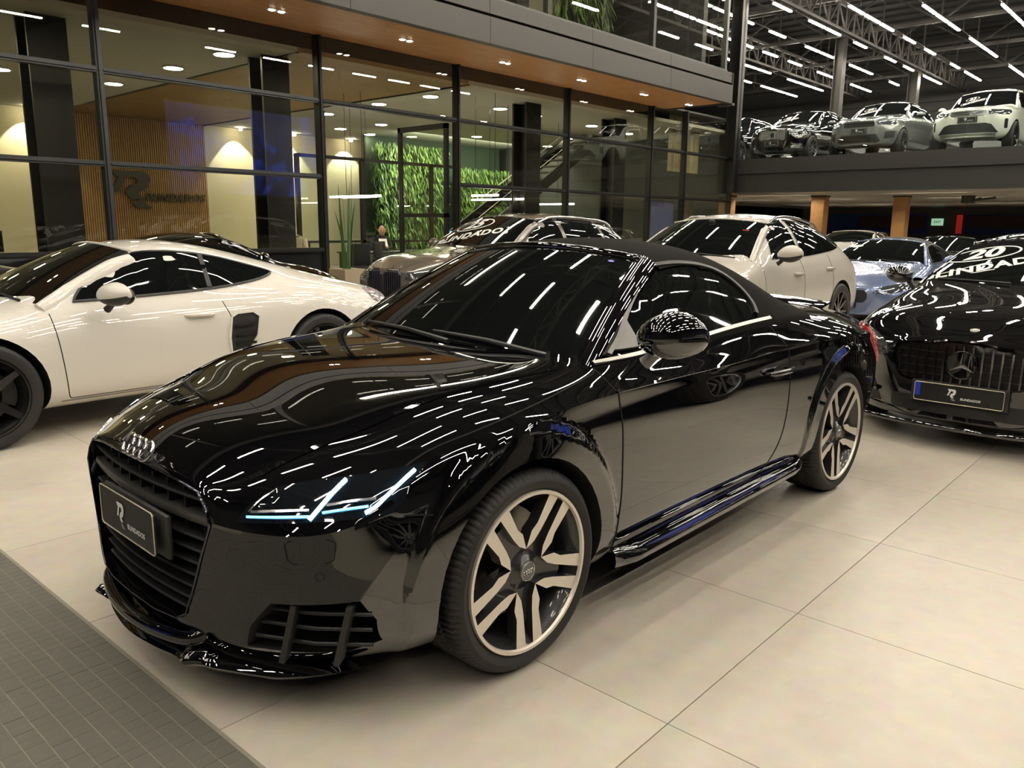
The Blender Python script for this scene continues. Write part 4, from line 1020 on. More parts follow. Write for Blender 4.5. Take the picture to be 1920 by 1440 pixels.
def skin(name, joints, bones, m, parent, sub=2):
    me = bpy.data.meshes.new(name); me.from_pydata([j[0] for j in joints], bones, []); o = bpy.data.objects.new(name, me); COL.objects.link(o)
    md = o.modifiers.new('s', 'SKIN'); sv = me.skin_vertices[0].data
    for i, j in enumerate(joints): sv[i].radius = (j[1], j[2] if len(j) > 2 else j[1]); sv[i].use_root = (i == 0)
    m2 = o.modifiers.new('u', 'SUBSURF'); m2.levels = sub
    dg = bpy.context.evaluated_depsgraph_get(); dg.update(); n = bpy.data.meshes.new_from_object(o.evaluated_get(dg)); bpy.data.objects.remove(o)
    return link(name, n, m, parent, 179)
SKINM = mat('skin_tone', (.42, .22, .14), .5)
def sitter(c, rz, shirt, label):
    "seated person facing local -y, seat at .48 m"
    P_ = empty('person', c, rz, label, 'person')
    J = [((0, .05, .55), .14, .12), ((0, .04, .75), .13, .10), ((0, 0, .98), .165, .11), ((0, -.01, 1.08), .09, .08), ((0, -.03, 1.14), .055),
         ((-.19, 0, 1.03), .065), ((-.25, -.10, .82), .045), ((-.10, -.32, .84), .034), ((.19, 0, 1.03), .065), ((.26, -.10, .82), .045), ((.12, -.34, .82), .034),
         ((-.11, -.05, .52), .09), ((-.13, -.45, .52), .068), ((-.13, -.47, .10), .045), ((-.13, -.60, .05), .04), ((.11, -.05, .52), .09), ((.13, -.45, .52), .068), ((.13, -.47, .10), .045), ((.13, -.60, .05), .04)]
    B = [(0, 1), (1, 2), (2, 3), (3, 4), (2, 5), (5, 6), (6, 7), (2, 8), (8, 9), (9, 10), (0, 11), (11, 12), (12, 13), (13, 14), (0, 15), (15, 16), (16, 17), (17, 18)]
    skin('body', J, B, shirt, P_)
    hd = MB(); rows = 14; K = 18
    for i in range(rows+1):
        t = i/rows; z = 1.135+.235*t; w = .078*math.sin(pi*min(.985, t*.88+.10))**.55; d = .098*math.sin(pi*min(.985, t*.86+.115))**.5
        for j in range(K):
            a = 2*pi*j/K; x = w*cos(a); y = -.045+d*sin(a)-.0; fr = max(0, -sin(a))
            if fr > .9: y -= (.022*math.exp(-((t-.42)/.07)**2))
            if .4 < fr < .97: y += .010*math.exp(-((t-.53)/.05)**2)
            hd.v.append((x, y-.02*(t < .2)*fr, z))
    for i in range(rows):
        for j in range(K): hd.f.append((i*K+j, i*K+(j+1) % K, (i+1)*K+(j+1) % K, (i+1)*K+j)); hd.mi.append(0)
    hd.f.append(tuple(range(K))); hd.mi.append(0); hd.f.append(tuple(rows*K+j for j in range(K))); hd.mi.append(0)
    h = hd.build('head', SKINM, P_, 60); h.rotation_euler = (radians(12), 0, 0); h.location = (0, -.24+.22, .03)
    for s in (-1, 1):
        e = MB().lathe([(0, .0), (.011, .001), (.0, .008)], 10, 'Y', (s*.030, -.148, 1.262)).build('eye', mat('eye_dark', (.02, .015, .01), .3), P_); e.parent = h
        e = MB().tube([(s*.078, -.05, 1.235), (s*.086, -.035, 1.255), (s*.080, -.03, 1.285)], [.010, .014, .010], 8).build('ear', SKINM, P_, 60); e.parent = h
        # forearm and hand with fingers
        hx = -.10 if s < 0 else .12
        skin('forearm', [((s*.255, -.10, .82), .036), ((hx, -.33, .83), .026), ((hx-s*.01, -.39, .83), .034, .016)], [(0, 1), (1, 2)], SKINM, P_)
        for f in range(4):
            q = hx-s*.04+s*.02*f-.0; L = (.055, .068, .064, .05)[f]
            skin('finger', [((q, -.41, .83), .009), ((q, -.41-L*.6, .822), .0085), ((q, -.41-L*.85, .800), .007)], [(0, 1), (1, 2)], SKINM, P_, 1)
        skin('thumb', [((hx-s*.035, -.375, .835), .011), ((hx-s*.062, -.41, .835), .009), ((hx-s*.058, -.44, .825), .008)], [(0, 1), (1, 2)], SKINM, P_, 1)
    return P_
MT = mat('black_tshirt', (.012, .012, .013), .8)
sitter((-11.15, -13.85, 0), 2.6, MT, 'bald man in a black t-shirt sitting at the desk reading a sheet of paper')
pp = MB().b2((-.10, -.001, -.14), (.10, .001, .14)).build('paper_sheet', mat('paper_white', (.7, .7, .68), .7), None, None, (-10.93, -13.46, .95), 2.6); pp.rotation_euler = (radians(-50), 0, 2.6); tag(pp, 'white paper sheet in the hands of the man in black', 'paper')
sitter((-8.55, -13.6, 0), 2.2, mat('pale_shirt', (.55, .5, .4), .8), 'bald person in a pale shirt, half hidden behind a black column')
ochair((-8.55, -13.6, 0), 2.2, 'black office chair of the person in the pale shirt')
# ---------------- the black roadster ----------------
BLACK = mat('paint_black', (.0018, .0018, .0026), .02, 0, 1.0, .6, coatr=.01); BLACK.node_tree.nodes['Principled BSDF'].inputs['Coat IOR'].default_value = 1.75
GLASS = mat('tinted_glass', (.004, .005, .005), .02, 0, 0, .6)
MATTE = mat('matte_black_trim', (.012, .012, .013), .45)
SOFT = mat('black_soft_top_cloth', (.012, .0115, .0105), .95, spec=.08, bump=(900, .25, .001))
CHROME = mat('chrome', (.8, .8, .82), .08, 1)
ALU = mat('brushed_aluminium', (.45, .43, .40), .32, 1)
SILVER = mat('machined_wheel_face', (.82, .76, .67), .36, .55)
ANTH = mat('anthracite_wheel_paint', (.035, .035, .037), .3, .3, .6)
RUBBER = mat('tyre_rubber', (.017, .016, .015), .62)
DARKLINE = mat('panel_gap', (.001, .001, .001), .9)
TTP = dict(hw=.905, rear=[(.14, .975, .985), (.24, .94, .94), (.28, .82, .75), (.29, .3, .3)], zs=.15, zh=.705, xf=.90, wheels=(0, -2.505), arch=.372, wr=.333, rz=.60, sharp=30,
 XS=[.40, .2, 0, -.2, -.36, -.46, -.62, -.82, -1.02, -1.2, -1.45, -1.7, -1.9, -2.05, -2.2, -2.35, -2.5, -2.7, -2.9, -3.02],
 wide=[(.40, .965), (.2, .985), (0, .99), (-.4, .975), (-1, .97), (-1.7, .975), (-2.1, .995), (-2.5, 1.01), (-2.8, .99), (-3.02, .95)],
 waist=(.994, .988, 1.0),
 sill=[(.40, .15), (-.4, .16), (-2.0, .18), (-2.6, .23), (-3.02, .28)],
 y6=[(.40, .925), (.2, .955), (0, .975), (-.4, .985), (-1.7, .985), (-2.5, .985), (-3.02, .95)],
 z6=[(.40, .69), (.2, .775), (0, .82), (-.4, .842), (-1, .848), (-1.7, .86), (-2.1, .868), (-2.5, .862), (-2.9, .83), (-3.02, .82)],
 y7=[(.40, .77), (.2, .79), (0, .80), (-.4, .80), (-1.6, .80), (-2.1, .81), (-2.5, .80), (-2.9, .755), (-3.02, .72)],
 z7=[(.40, .775), (.2, .855), (0, .888), (-.4, .907), (-1, .943), (-1.6, .983), (-2.1, .983), (-2.5, .965), (-2.9, .925), (-3.02, .905)],
 y8=[(.40, .67), (.2, .69), (0, .69), (-.3, .70), (-.46, .735), (-.6, .757), (-1, .757), (-1.6, .757), (-2.0, .745), (-2.3, .68), (-2.5, .62), (-3.02, .56)],
 z8=[(.40, .812), (.2, .885), (0, .912), (-.3, .932), (-.46, .935), (-.6, .94), (-1, .965), (-1.6, 1.0), (-2.0, 1.005), (-2.3, 1.0), (-2.5, .99), (-2.9, .955), (-3.02, .935)],
 y10=[(.40, .33), (.2, .35), (-.2, .38), (-.36, .50), (-.46, .68), (-.62, .672), (-.82, .627), (-1.02, .572), (-1.2, .545), (-1.45, .54), (-1.7, .555), (-1.9, .59), (-2.05, .59), (-2.2, .54), (-2.35, .46), (-2.5, .4), (-3.02, .35)],
 z10=[(.40, .845), (.2, .90), (0, .925), (-.2, .94), (-.36, .948), (-.46, .950), (-.62, 1.028), (-.82, 1.152), (-1.02, 1.258), (-1.2, 1.285), (-1.45, 1.282), (-1.7, 1.245), (-1.9, 1.175), (-2.05, 1.11), (-2.2, 1.05), (-2.35, 1.01), (-2.5, 1.0), (-2.9, .97), (-3.02, .955)],
 zc=[(.40, .856), (.2, .908), (0, .93), (-.2, .944), (-.36, .950), (-.46, .955), (-.62, 1.02), (-.82, 1.15), (-1.02, 1.27), (-1.2, 1.338), (-1.45, 1.353), (-1.7, 1.335), (-1.9, 1.275), (-2.05, 1.205), (-2.2, 1.115), (-2.35, 1.03), (-2.5, 1.005), (-2.9, .978), (-3.02, .965)],
 front=[
 [(.80,0,.28),(.795,.16,.28),(.78,.27,.285),(.77,.315,.31),(.76,.36,.40),(.755,.40,.50),(.745,.445,.60),(.745,.425,.64),(.745,.385,.675),(.755,.27,.69),(.76,.16,.697),(.765,.08,.70),(.768,0,.70)],
 [(.885,0,.27),(.88,.16,.27),(.865,.27,.275),(.855,.318,.30),(.845,.362,.40),(.838,.405,.50),(.83,.452,.60),(.828,.43,.645),(.828,.39,.682),(.838,.27,.697),(.845,.16,.704),(.85,.08,.707),(.853,0,.708)],
 [(.862,0,.20),(.855,.2,.20),(.84,.33,.205),(.825,.40,.27),(.815,.44,.38),(.808,.48,.49),(.798,.53,.60),(.797,.51,.665),(.79,.44,.715),(.80,.30,.737),(.806,.18,.747),(.81,.09,.751),(.812,0,.753)],
 [(.80,0,.16),(.79,.3,.16),(.77,.50,.17),(.755,.58,.26),(.75,.61,.36),(.745,.635,.48),(.735,.66,.59),(.70,.635,.685),(.66,.53,.755),(.67,.37,.782),(.68,.22,.793),(.685,.11,.797),(.69,0,.80)],
 [(.65,0,.15),(.62,.5,.15),(.615,.70,.17),(.62,.755,.26),(.625,.775,.36),(.628,.79,.48),(.60,.80,.61),(.545,.75,.725),(.51,.62,.795),(.53,.45,.817),(.54,.30,.826),(.55,.15,.83),(.56,0,.832)]],
 cu=(1,), cv=(6,), blur=(5, 4))
def tt_deform(S):
    for wx in (0, -2.505):
        r = np.hypot(S[..., 0]-wx, S[..., 2]-.333); side = (S[..., 1] > .5) & (S[..., 2] < .90)
        t = np.clip((.478-r)/.018, 0, 1); t = t*t*(3-2*t)
        S[..., 1] += np.where(side, .013*t, 0)
    return S
def intake_cut(sy):
    def f(m):
        mb = MB(); poly = [(.50, .235), (.53, .31), (.60, .392), (.785, .405), (.80, .34), (.79, .265), (.73, .235)]
        mb.prism([(a*sy, b) for a, b in poly], .45, .9, lambda a, b, h: (h, a, b)); return mb.build('cut', m)
    return f
tt = empty('convertible_car', (0, 0, 0), -radians(1.27088), 'glossy black two-seat convertible with closed black soft top and lit headlights, nearest the camera', 'car')
TT = Car(tt, TTP, BLACK, res=(300, 130), deform=tt_deform, cutters=[intake_cut(1), intake_cut(-1)])
TWIN = dict(kind='twin', face=SILVER, dark=ANTH, rings=True, rot=radians(18))
ws_, ttpt = windshield(tt, (-.335, 0, .955), (-.455, .715, .935), (-.985, 0, 1.318), (-1.06, .525, 1.272), bulge=.022)
for sd in (1, -1):
    pillar(tt, ttpt, sd, BLACK, .062, t1=1.04)
    for x, rot in ((0, radians(53)), (-2.505, radians(56))):
        st = dict(TWIN); st['rot'] = rot if sd > 0 else -rot
        wheel(tt, x, sd, TTP, st, rim=.268, w=.25, fine=True)
# header rail above the glass
mb = MB(); pts = []
for s in np.linspace(-1.06, 1.06, 30):
    p = ttpt(max(-1.1, min(1.1, s)), 1.0); pts.append((p[0]-.012, p[1], p[2]+.006))
mb.tube(pts, [.006]+[.017]*28+[.006], 10); mb.build('windscreen_header', BLACK, tt, 60)
# soft top
def sub_shell(car, xs, vlo, name, m, off, winpoly=None, res=(300, 130), deform=None):
    P = car.P; S = pchip_net(build_net(P), res[0], res[1], P.get('cu', ()), P.get('cv', ()), P.get('blur', (3, 2)))
    nv = S.shape[1]; j0 = int(nv*vlo); I = [i for i in range(S.shape[0]) if xs[0] <= S[i, -1, 0] <= xs[1]]
    A = S[I[0]:I[-1]+1, j0:]; A[:, -1, 1] = 0
    B = A[:, :-1][:, ::-1].copy(); B[..., 1] *= -1; G = np.concatenate([A, B], 1)
    du = np.gradient(G, axis=0); dv = np.gradient(G, axis=1); N = np.cross(du, dv); N /= np.linalg.norm(N, axis=-1, keepdims=True)
    if N[..., 2].mean() < 0: N = -N
    a, b = G.shape[:2]; k = np.minimum(1, np.minimum(np.arange(a), np.arange(a)[::-1])/2.0)[:, None]*np.minimum(1, np.minimum(np.arange(b), np.arange(b)[::-1])/2.0)[None, :]
    G = G+N*(off*k-.004*(1-k))[..., None]
    vs = G.reshape(-1, 3).tolist(); fs = []
    for i in range(a-1):
        for j in range(b-1):
            c = (G[i, j]+G[i+1, j+1])/2
            if winpoly and inpoly((c[0], c[2]), winpoly): continue
            fs.append((i*b+j, i*b+j+1, (i+1)*b+j+1, (i+1)*b+j))
    me = mesh(name, vs, fs); bm = bmesh.new(); bm.from_mesh(me)
    bmesh.ops.delete(bm, geom=[v for v in bm.verts if not v.link_faces], context='VERTS'); bmesh.ops.recalc_face_normals(bm, faces=bm.faces); bm.to_mesh(me); bm.free()
    return link(name, me, m, car.root, 60)
TTWIN = spline2([(-.60, .953), (-.60, .953), (-1.1, .976), (-1.60, 1.002), (-1.66, 1.01), (-1.70, 1.06), (-1.685, 1.13), (-1.62, 1.195), (-1.50, 1.232), (-1.32, 1.248), (-1.16, 1.243), (-1.10, 1.232), (-.98, 1.175), (-.80, 1.075), (-.66, .985)], 4)
sub_shell(TT, (-2.27, -1.085), .655, 'soft_top', SOFT, .012, TTWIN)
for sd in (1, -1):
    TT.patch('side_window', TTWIN, 'Y', GLASS, sd, off=.006, step=.05)
    mb = MB(); loop = TTWIN+[TTWIN[0]]
    top = [p for p in TTWIN if p[1] > 1.02 or p[0] > -.7]
    TT.ribbon(mb, [(a, b) for a, b in TTWIN if a < -1.08 and (b > 1.01)], 'Y', .022, .012, sd, .006); mb.build('window_seal', MATTE, tt, 50)
    mb = MB(); TT.ribbon(mb, [(x, float(pchip([-.40, -1.0, -1.6, -1.78], [.924, .957, .990, .994], x))) for x in np.linspace(-.47, -1.78, 24)], 'Y', .016, .007, sd, .006); mb.build('belt_trim', ALU, tt, 50)
    # grey trim along the rear edge of the screen pillar and the mirror triangle
    mb = MB(); e = [(-.56, .945), (-.66, .998), (-.80, 1.085), (-.98, 1.187), (-1.08, 1.238)]
    TT.ribbon(mb, spline2(e, 6, False), 'Y', .018, .012, sd, .008); mb.build('pillar_trim', GREYTRIM, tt, 50)
    TT.patch('mirror_triangle', [(-.585, .958), (-.74, .962), (-.755, 1.055)], 'Y', GREYTRIM, sd, off=.016)
    Mr = mirror(tt, (-.64, sd*.965, 1.03) if sd > 0 else (-.95, -.85, .975), sd, BLACK, (.17, .225, .185), (.015, -.10, -.10), GREYTRIM)
    if sd < 0: Mr.rotation_euler = (0, 0, radians(70))
    # panel gaps
    mb = MB()
    TT.ribbon(mb, spline2([(-.455, .915), (-.468, .84), (-.495, .72), (-.50, .5), (-.49, .36), (-.50, .245)], 6, False), 'Y', .006, .0016, sd)
    TT.ribbon(mb, spline2([(-1.72, .985), (-1.78, .90), (-1.825, .78), (-1.83, .62), (-1.79, .46), (-1.70, .34), (-1.60, .262)], 6, False), 'Y', .006, .0016, sd)
    TT.ribbon(mb, spline2([(-.50, .245), (-1.0, .25), (-1.60, .262)], 6, False), 'Y', .005, .0016, sd)
    TT.ribbon(mb, spline2([(.47, .715), (.33, .775), (.18, .812), (0, .845), (-.2, .872), (-.40, .90), (-.455, .915)], 6, False), 'Y', .005, .0016, sd)
    TT.ribbon(mb, [(.455, .628), (.38, .617), (.30, .606)], 'Y', .004, .0016, sd)
    mb.build('panel_gap', DARKLINE, tt)
    mb = MB(); TT.ribbon(mb, spline2([(-.465, .846), (-.8, .849), (-1.3, .853), (-1.80, .866), (-2.05, .872)], 5, False), 'Y', .010, .001, sd, .004)
    mb.build('shoulder_crease', BLACK, tt, 60)
    # door handle
    H = empty('door_handle', (-1.715, sd*.885, .765), 0, parent=tt)
    MB().tube([(-.105, 0, 0), (-.09, sd*.016, 0), (-.03, sd*.026, .002), (.05, sd*.026, .003), (.095, sd*.016, .002), (.11, 0, 0)], [.008, .013, .014, .014, .013, .008], 10).build('grip', BLACK, H, 60)
    TT.patch('handle_cup', [(-1.78+.045*cos(a)*1.3+.06, .755+.033*sin(a)) for a in np.linspace(0, 2*pi, 20)[:-1]], 'Y', DARKLINE, sd, off=.0015, step=.03)
    # side skirt
    prof = [(.850, .262), (.898, .245), (.915, .215), (.905, .190), (.86, .185)]
    mb = MB(); xs = np.linspace(-.47, -2.06, 30); K = len(prof)
    for i, x in enumerate(xs):
        k = min(1, min(i, 29-i)/3+.35)
        for y, z in prof: mb.v.append((x, sd*(.86+(y-.86)*k), z+(-x-.47)*.024))
    for i in range(29):
        for j in range(K): mb.f.append((i*K+j, i*K+(j+1) % K, (i+1)*K+(j+1) % K, (i+1)*K+j)); mb.mi.append(0)
    mb.f.append(tuple(range(K))); mb.mi.append(0); mb.f.append(tuple(29*K+j for j in range(K))); mb.mi.append(0)
    mb.build('side_skirt', BLACK, tt, 50, bevel=.004)
    # headlamp
    HL = empty('headlamp', (.6, sd*.68, .68), 0, parent=tt); HL.parent = tt
    poly = [(.520, .618), (.535, .664), (.572, .706), (.64, .722), (.72, .734), (.797, .752), (.803, .71), (.814, .66), (.806, .640), (.74, .632), (.66, .626), (.58, .620)]
    def sub(o):
        if o: o.parent = HL; o.matrix_parent_inverse = Matrix.Translation(-Vector(HL.location))
        return o
    sub(TT.patch('lamp_cover', [(a*sd, b) for a, b in poly], 'X', mat('lamp_cover_black', (.006, .008, .011), .03, 0, 1), off=.003, step=.03))
    for pts, w, m, nm in (([(.545, .633), (.60, .636), (.665, .640), (.685, .641)], .006, DRL2, 'light_strip'),
                       ([(.688, .634), (.690, .650), (.692, .672), (.693, .700), (.694, .722)], .008, DRL, 'light_strip'),
                       ([(.704, .650), (.74, .657), (.775, .662)], .005, DRL2, 'light_strip'),
                       ([(.779, .648), (.786, .660), (.788, .682), (.789, .708), (.790, .735)], .009, DRL, 'light_strip'),
                       ([(.55, .645), (.60, .650), (.675, .655)], .007, LAMPSIL, 'lamp_bezel'), ([(.702, .666), (.74, .674), (.776, .678)], .007, LAMPSIL, 'lamp_bezel'),
                       ([(.545, .645), (.556, .672), (.572, .694)], .004, LAMPSIL, 'lamp_bezel')):
        mb = MB(); TT.ribbon(mb, [(a*sd, b) for a, b in spline2(pts, 4, False)], 'X', w, .006, 1, .004); sub(mb.build(nm, m, None, 60))
    # washer flap, sensor, air intake bars
    mb = MB(); fl = [(.662, .582), (.742, .588), (.752, .578), (.748, .53), (.738, .522), (.668, .516), (.655, .526), (.652, .570)]
    TT.ribbon(mb, [(a*sd, b) for a, b in fl], 'X', .003, .001, 1, closed=True); mb.build('washer_flap_gap', DARKLINE, tt)
    mb = MB(); TT.ribbon(mb, [((.722+.009*cos(a))*sd, .482+.011*sin(a)) for a in np.linspace(0, 2*pi, 17)[:-1]], 'X', .003, .001, 1, closed=True); mb.build('parking_sensor', MATTE, tt)
    for z, y0, y1 in ((.36, .56, .80), (.315, .535, .80), (.27, .52, .80)):
        mb = MB()
        mb.tube([(.82-.55*max(0, y-.5)-.06-.35*max(0, y-.68), y*sd, z) for y in np.linspace(y0, y1, 8)], .006, 6); mb.build('intake_slat', MATTE, tt, 60)
    for y in (.640, .762):
        xx = .80-.55*max(0, y-.5)-.35*max(0, y-.68)
        MB().bar((xx-.035, y*sd, .39), (xx-.01, (y-.035)*sd, .215), .05, .016).build('intake_strut', mat('dark_grey_plastic', (.035, .034, .032), .5), tt)
    # tail lamp wrapping the rear corner
    TT.patch('tail_lamp', [(-2.96, .855), (-3.08, .868), (-3.20, .85), (-3.27, .80), (-3.285, .70), (-3.27, .62), (-3.20, .62), (-3.10, .70), (-3.0, .79)], 'Y', REDGLASS, sd, off=.012, step=.04)
    mb = MB(); TT.ribbon(mb, spline2([(-2.98, .852), (-3.10, .855), (-3.19, .83), (-3.235, .76), (-3.255, .66)], 5, False), 'Y', .022, .014, sd, .006); mb.build('tail_lamp_strip', LAMPSIL, tt, 60)
# hood creases
for sd in (1, -1):
    mb = MB(); c = [(.70, .50), (.55, .545), (.38, .585), (.12, .635), (-.12, .672), (-.32, .70)]
    pts = []
    for a, b in spline2(c, 5, False): pts.append((a, b*sd))
    TT.ribbon(mb, pts, 'Z', .016, -.001, 1, .004); mb.build('hood_crease', BLACK, tt, 60)
# grille
G = empty('grille', (.80, 0, .48), 0, parent=tt)
def gsub(o): o.parent = G; o.matrix_parent_inverse = Matrix.Translation(-Vector(G.location)); return o
def ghalf(z): return float(pchip([.27, .30, .40, .50, .60, .64, .69], [.27, .318, .362, .405, .445, .425, .375], z))
def gx(y, z): return .858-.22*y*y-.02*abs(z-.45)
grey = mat('dark_grey_plastic', (.035, .034, .032), .5)
for z, h, d, m in ((.652, .011, .05, MATTE), (.592, .026, .055, mat('grille_bar_grey', (.10, .097, .09), .38, .5)), (.535, .010, .045, MATTE), (.495, .010, .045, MATTE), (.455, .010, .045, MATTE), (.415, .010, .045, MATTE), (.375, .010, .045, MATTE), (.335, .010, .045, MATTE), (.30, .010, .04, MATTE)):
    wv = ghalf(z)-.004; mb = MB(); N = 20
    for i in range(N+1):
        y = -wv+2*wv*i/N; x = gx(y, z)
        for a, b in ((-d, -h*.3), (-.004, -h*.5), (0, 0), (-.004, h*.5), (-d, h*.3)): mb.v.append((x+a, y, z+b))
    for i in range(N):
        for j in range(5): mb.f.append((i*5+j, i*5+(j+1) % 5, (i+1)*5+(j+1) % 5, (i+1)*5+j)); mb.mi.append(0)
    gsub(mb.build('grille_bar', m, None, 50))
for i in range(9):
    y = -.36+.09*i; gsub(MB().b2((gx(y, .6)-.055, y-.004, .535), (gx(y, .6)-.022, y+.004, .675)).build('grille_rib', MATTE))
gsub(MB().b2((.766, -.42, .285), (.772, .42, .665)).build('grille_back', DARKLINE))
ol = TTP['front'][1]; ring = [(p[0]+.003, p[1], p[2]) for p in ol[::-1]]+[(p[0]+.003, -p[1], p[2]) for p in ol[1:]]
mb = MB(); mb.tube(ring[:-1], .0035, 6, closed=True); gsub(mb.build('grille_surround', mat('dark_chrome', (.12, .12, .16), .12, 1), None, 60))
gsub(rbox('plate_holder', (.868, .040, .522), (.018, .47, .136), grey, None, .008))
dealer_plate(tt, (.897, .045, .532), .40, .13)
# four ring emblem
EM = empty('ring_emblem', (.833, .018, .733), 0, parent=tt); EM.rotation_euler = (0, -radians(32), 0)
for i in range(4):
    y = (i-1.5)*.043; mb = MB(); mb.tube([(.010-.25*(y+.031*cos(a))**2, y+.031*cos(a), .031*sin(a)) for a in np.linspace(0, 2*pi, 37)[:-1]], .0056, 8, closed=True)
    mb.build('emblem_ring', CHROME, EM, 60)
# front splitter
lipc = [(.555, .775), (.63, .70), (.70, .61), (.765, .50), (.815, .41), (.845, .36), (.885, .335), (.880, .315), (.868, .26), (.885, .18), (.90, .08)]
lip = [(x, y) for x, y in lipc]+[(.905, 0)]+[(x, -y) for x, y in lipc[::-1]]
lip = spline2(lip, 3, False)
lz = lambda y: .142+.016*max(0, 1-abs(abs(y)-.335)/.05)
mb = MB(); K = 4
for i, (x, y) in enumerate(lip):
    sh = .03 if abs(y) < .8 else .012; z = lz(y)+.03*(1-min(1, min(i, len(lip)-1-i)/7.5+.05)); zin = .165 if abs(y) > .37 else .175
    tp = min(1, min(i, len(lip)-1-i)/7.5+.05); cx, cy = x-.10*tp-.02, y*(.97-.11*tp); x -= .02*(1-tp); y *= .975+.025*tp
    for q in ((cx, cy, zin+.03*tp), (x-.012, y*.99, z+.022*tp), (x+.004, y, z+.006), (x-.006, y*.99, z-.008*tp), (cx, cy, z-.004)): mb.v.append(q)
for i in range(len(lip)-1):
    for j in range(5): mb.f.append((i*5+j, i*5+(j+1) % 5, (i+1)*5+(j+1) % 5, (i+1)*5+j)); mb.mi.append(0)
mb.build('front_splitter', BLACK, tt, 75)
mb = MB(); mb.tube(spline2([(.79, -.345, .245), (.845, -.31, .215), (.885, -.16, .205), (.898, 0, .203), (.885, .16, .205), (.845, .31, .215), (.79, .345, .245)], 6, False), [.012]+[.022]*35+[.012], 10); mb.build('chin_bar', BLACK, tt, 60)
# rear lip spoiler, wipers
mb = MB(); K = 6
for i in range(25):
    y = -.56+1.12*i/24; x = -3.05+.28*y*y
    for a, b in ((.07, -.005), (.03, .022), (-.06, .036), (-.085, .034), (-.06, .022), (.03, 0)): mb.v.append((x+a, y, .968+b*.8-.06*y*y))
for i in range(24):
    for j in range(K): mb.f.append((i*K+j, i*K+(j+1) % K, (i+1)*K+(j+1) % K, (i+1)*K+j)); mb.mi.append(0)
mb.f.append(tuple(range(K))); mb.mi.append(0); mb.f.append(tuple(24*K+j for j in range(K))); mb.mi.append(0)
mb.build('rear_spoiler', BLACK, tt, 40)
for y0, y1 in ((.16, -.50), (.60, .02)):
    p0 = Vector(ttpt(y0/.715, .0))+Vector((.03, 0, .012)); p1 = Vector(ttpt(y1/.715, .05))+Vector((.01, 0, .014))
    mb = MB(); mb.tube([p0, (p0+p1)/2+Vector((0, 0, .008)), p1], [.011, .009, .006], 6); mb.build('wiper', MATTE, tt, 60)
mb = MB(); cw = [Vector(ttpt(s, -.012))+Vector((.035, 0, -.012)) for s in np.linspace(-.98, .98, 21)]; mb.tube(cw, .014, 6); mb.build('cowl_panel', MATTE, tt, 60)
me = flat_mesh([[(.016*cos(a), .009*sin(a)) for a in np.linspace(0, 2*pi, 20)[:-1]]])
ws_on(tt, ttpt, .745, .62).on_pt(me, (.50, .69), (0, 0), 0, mat('windscreen_seal_sticker', (.12, .09, .55), .4), 'windscreen_sticker', 0)
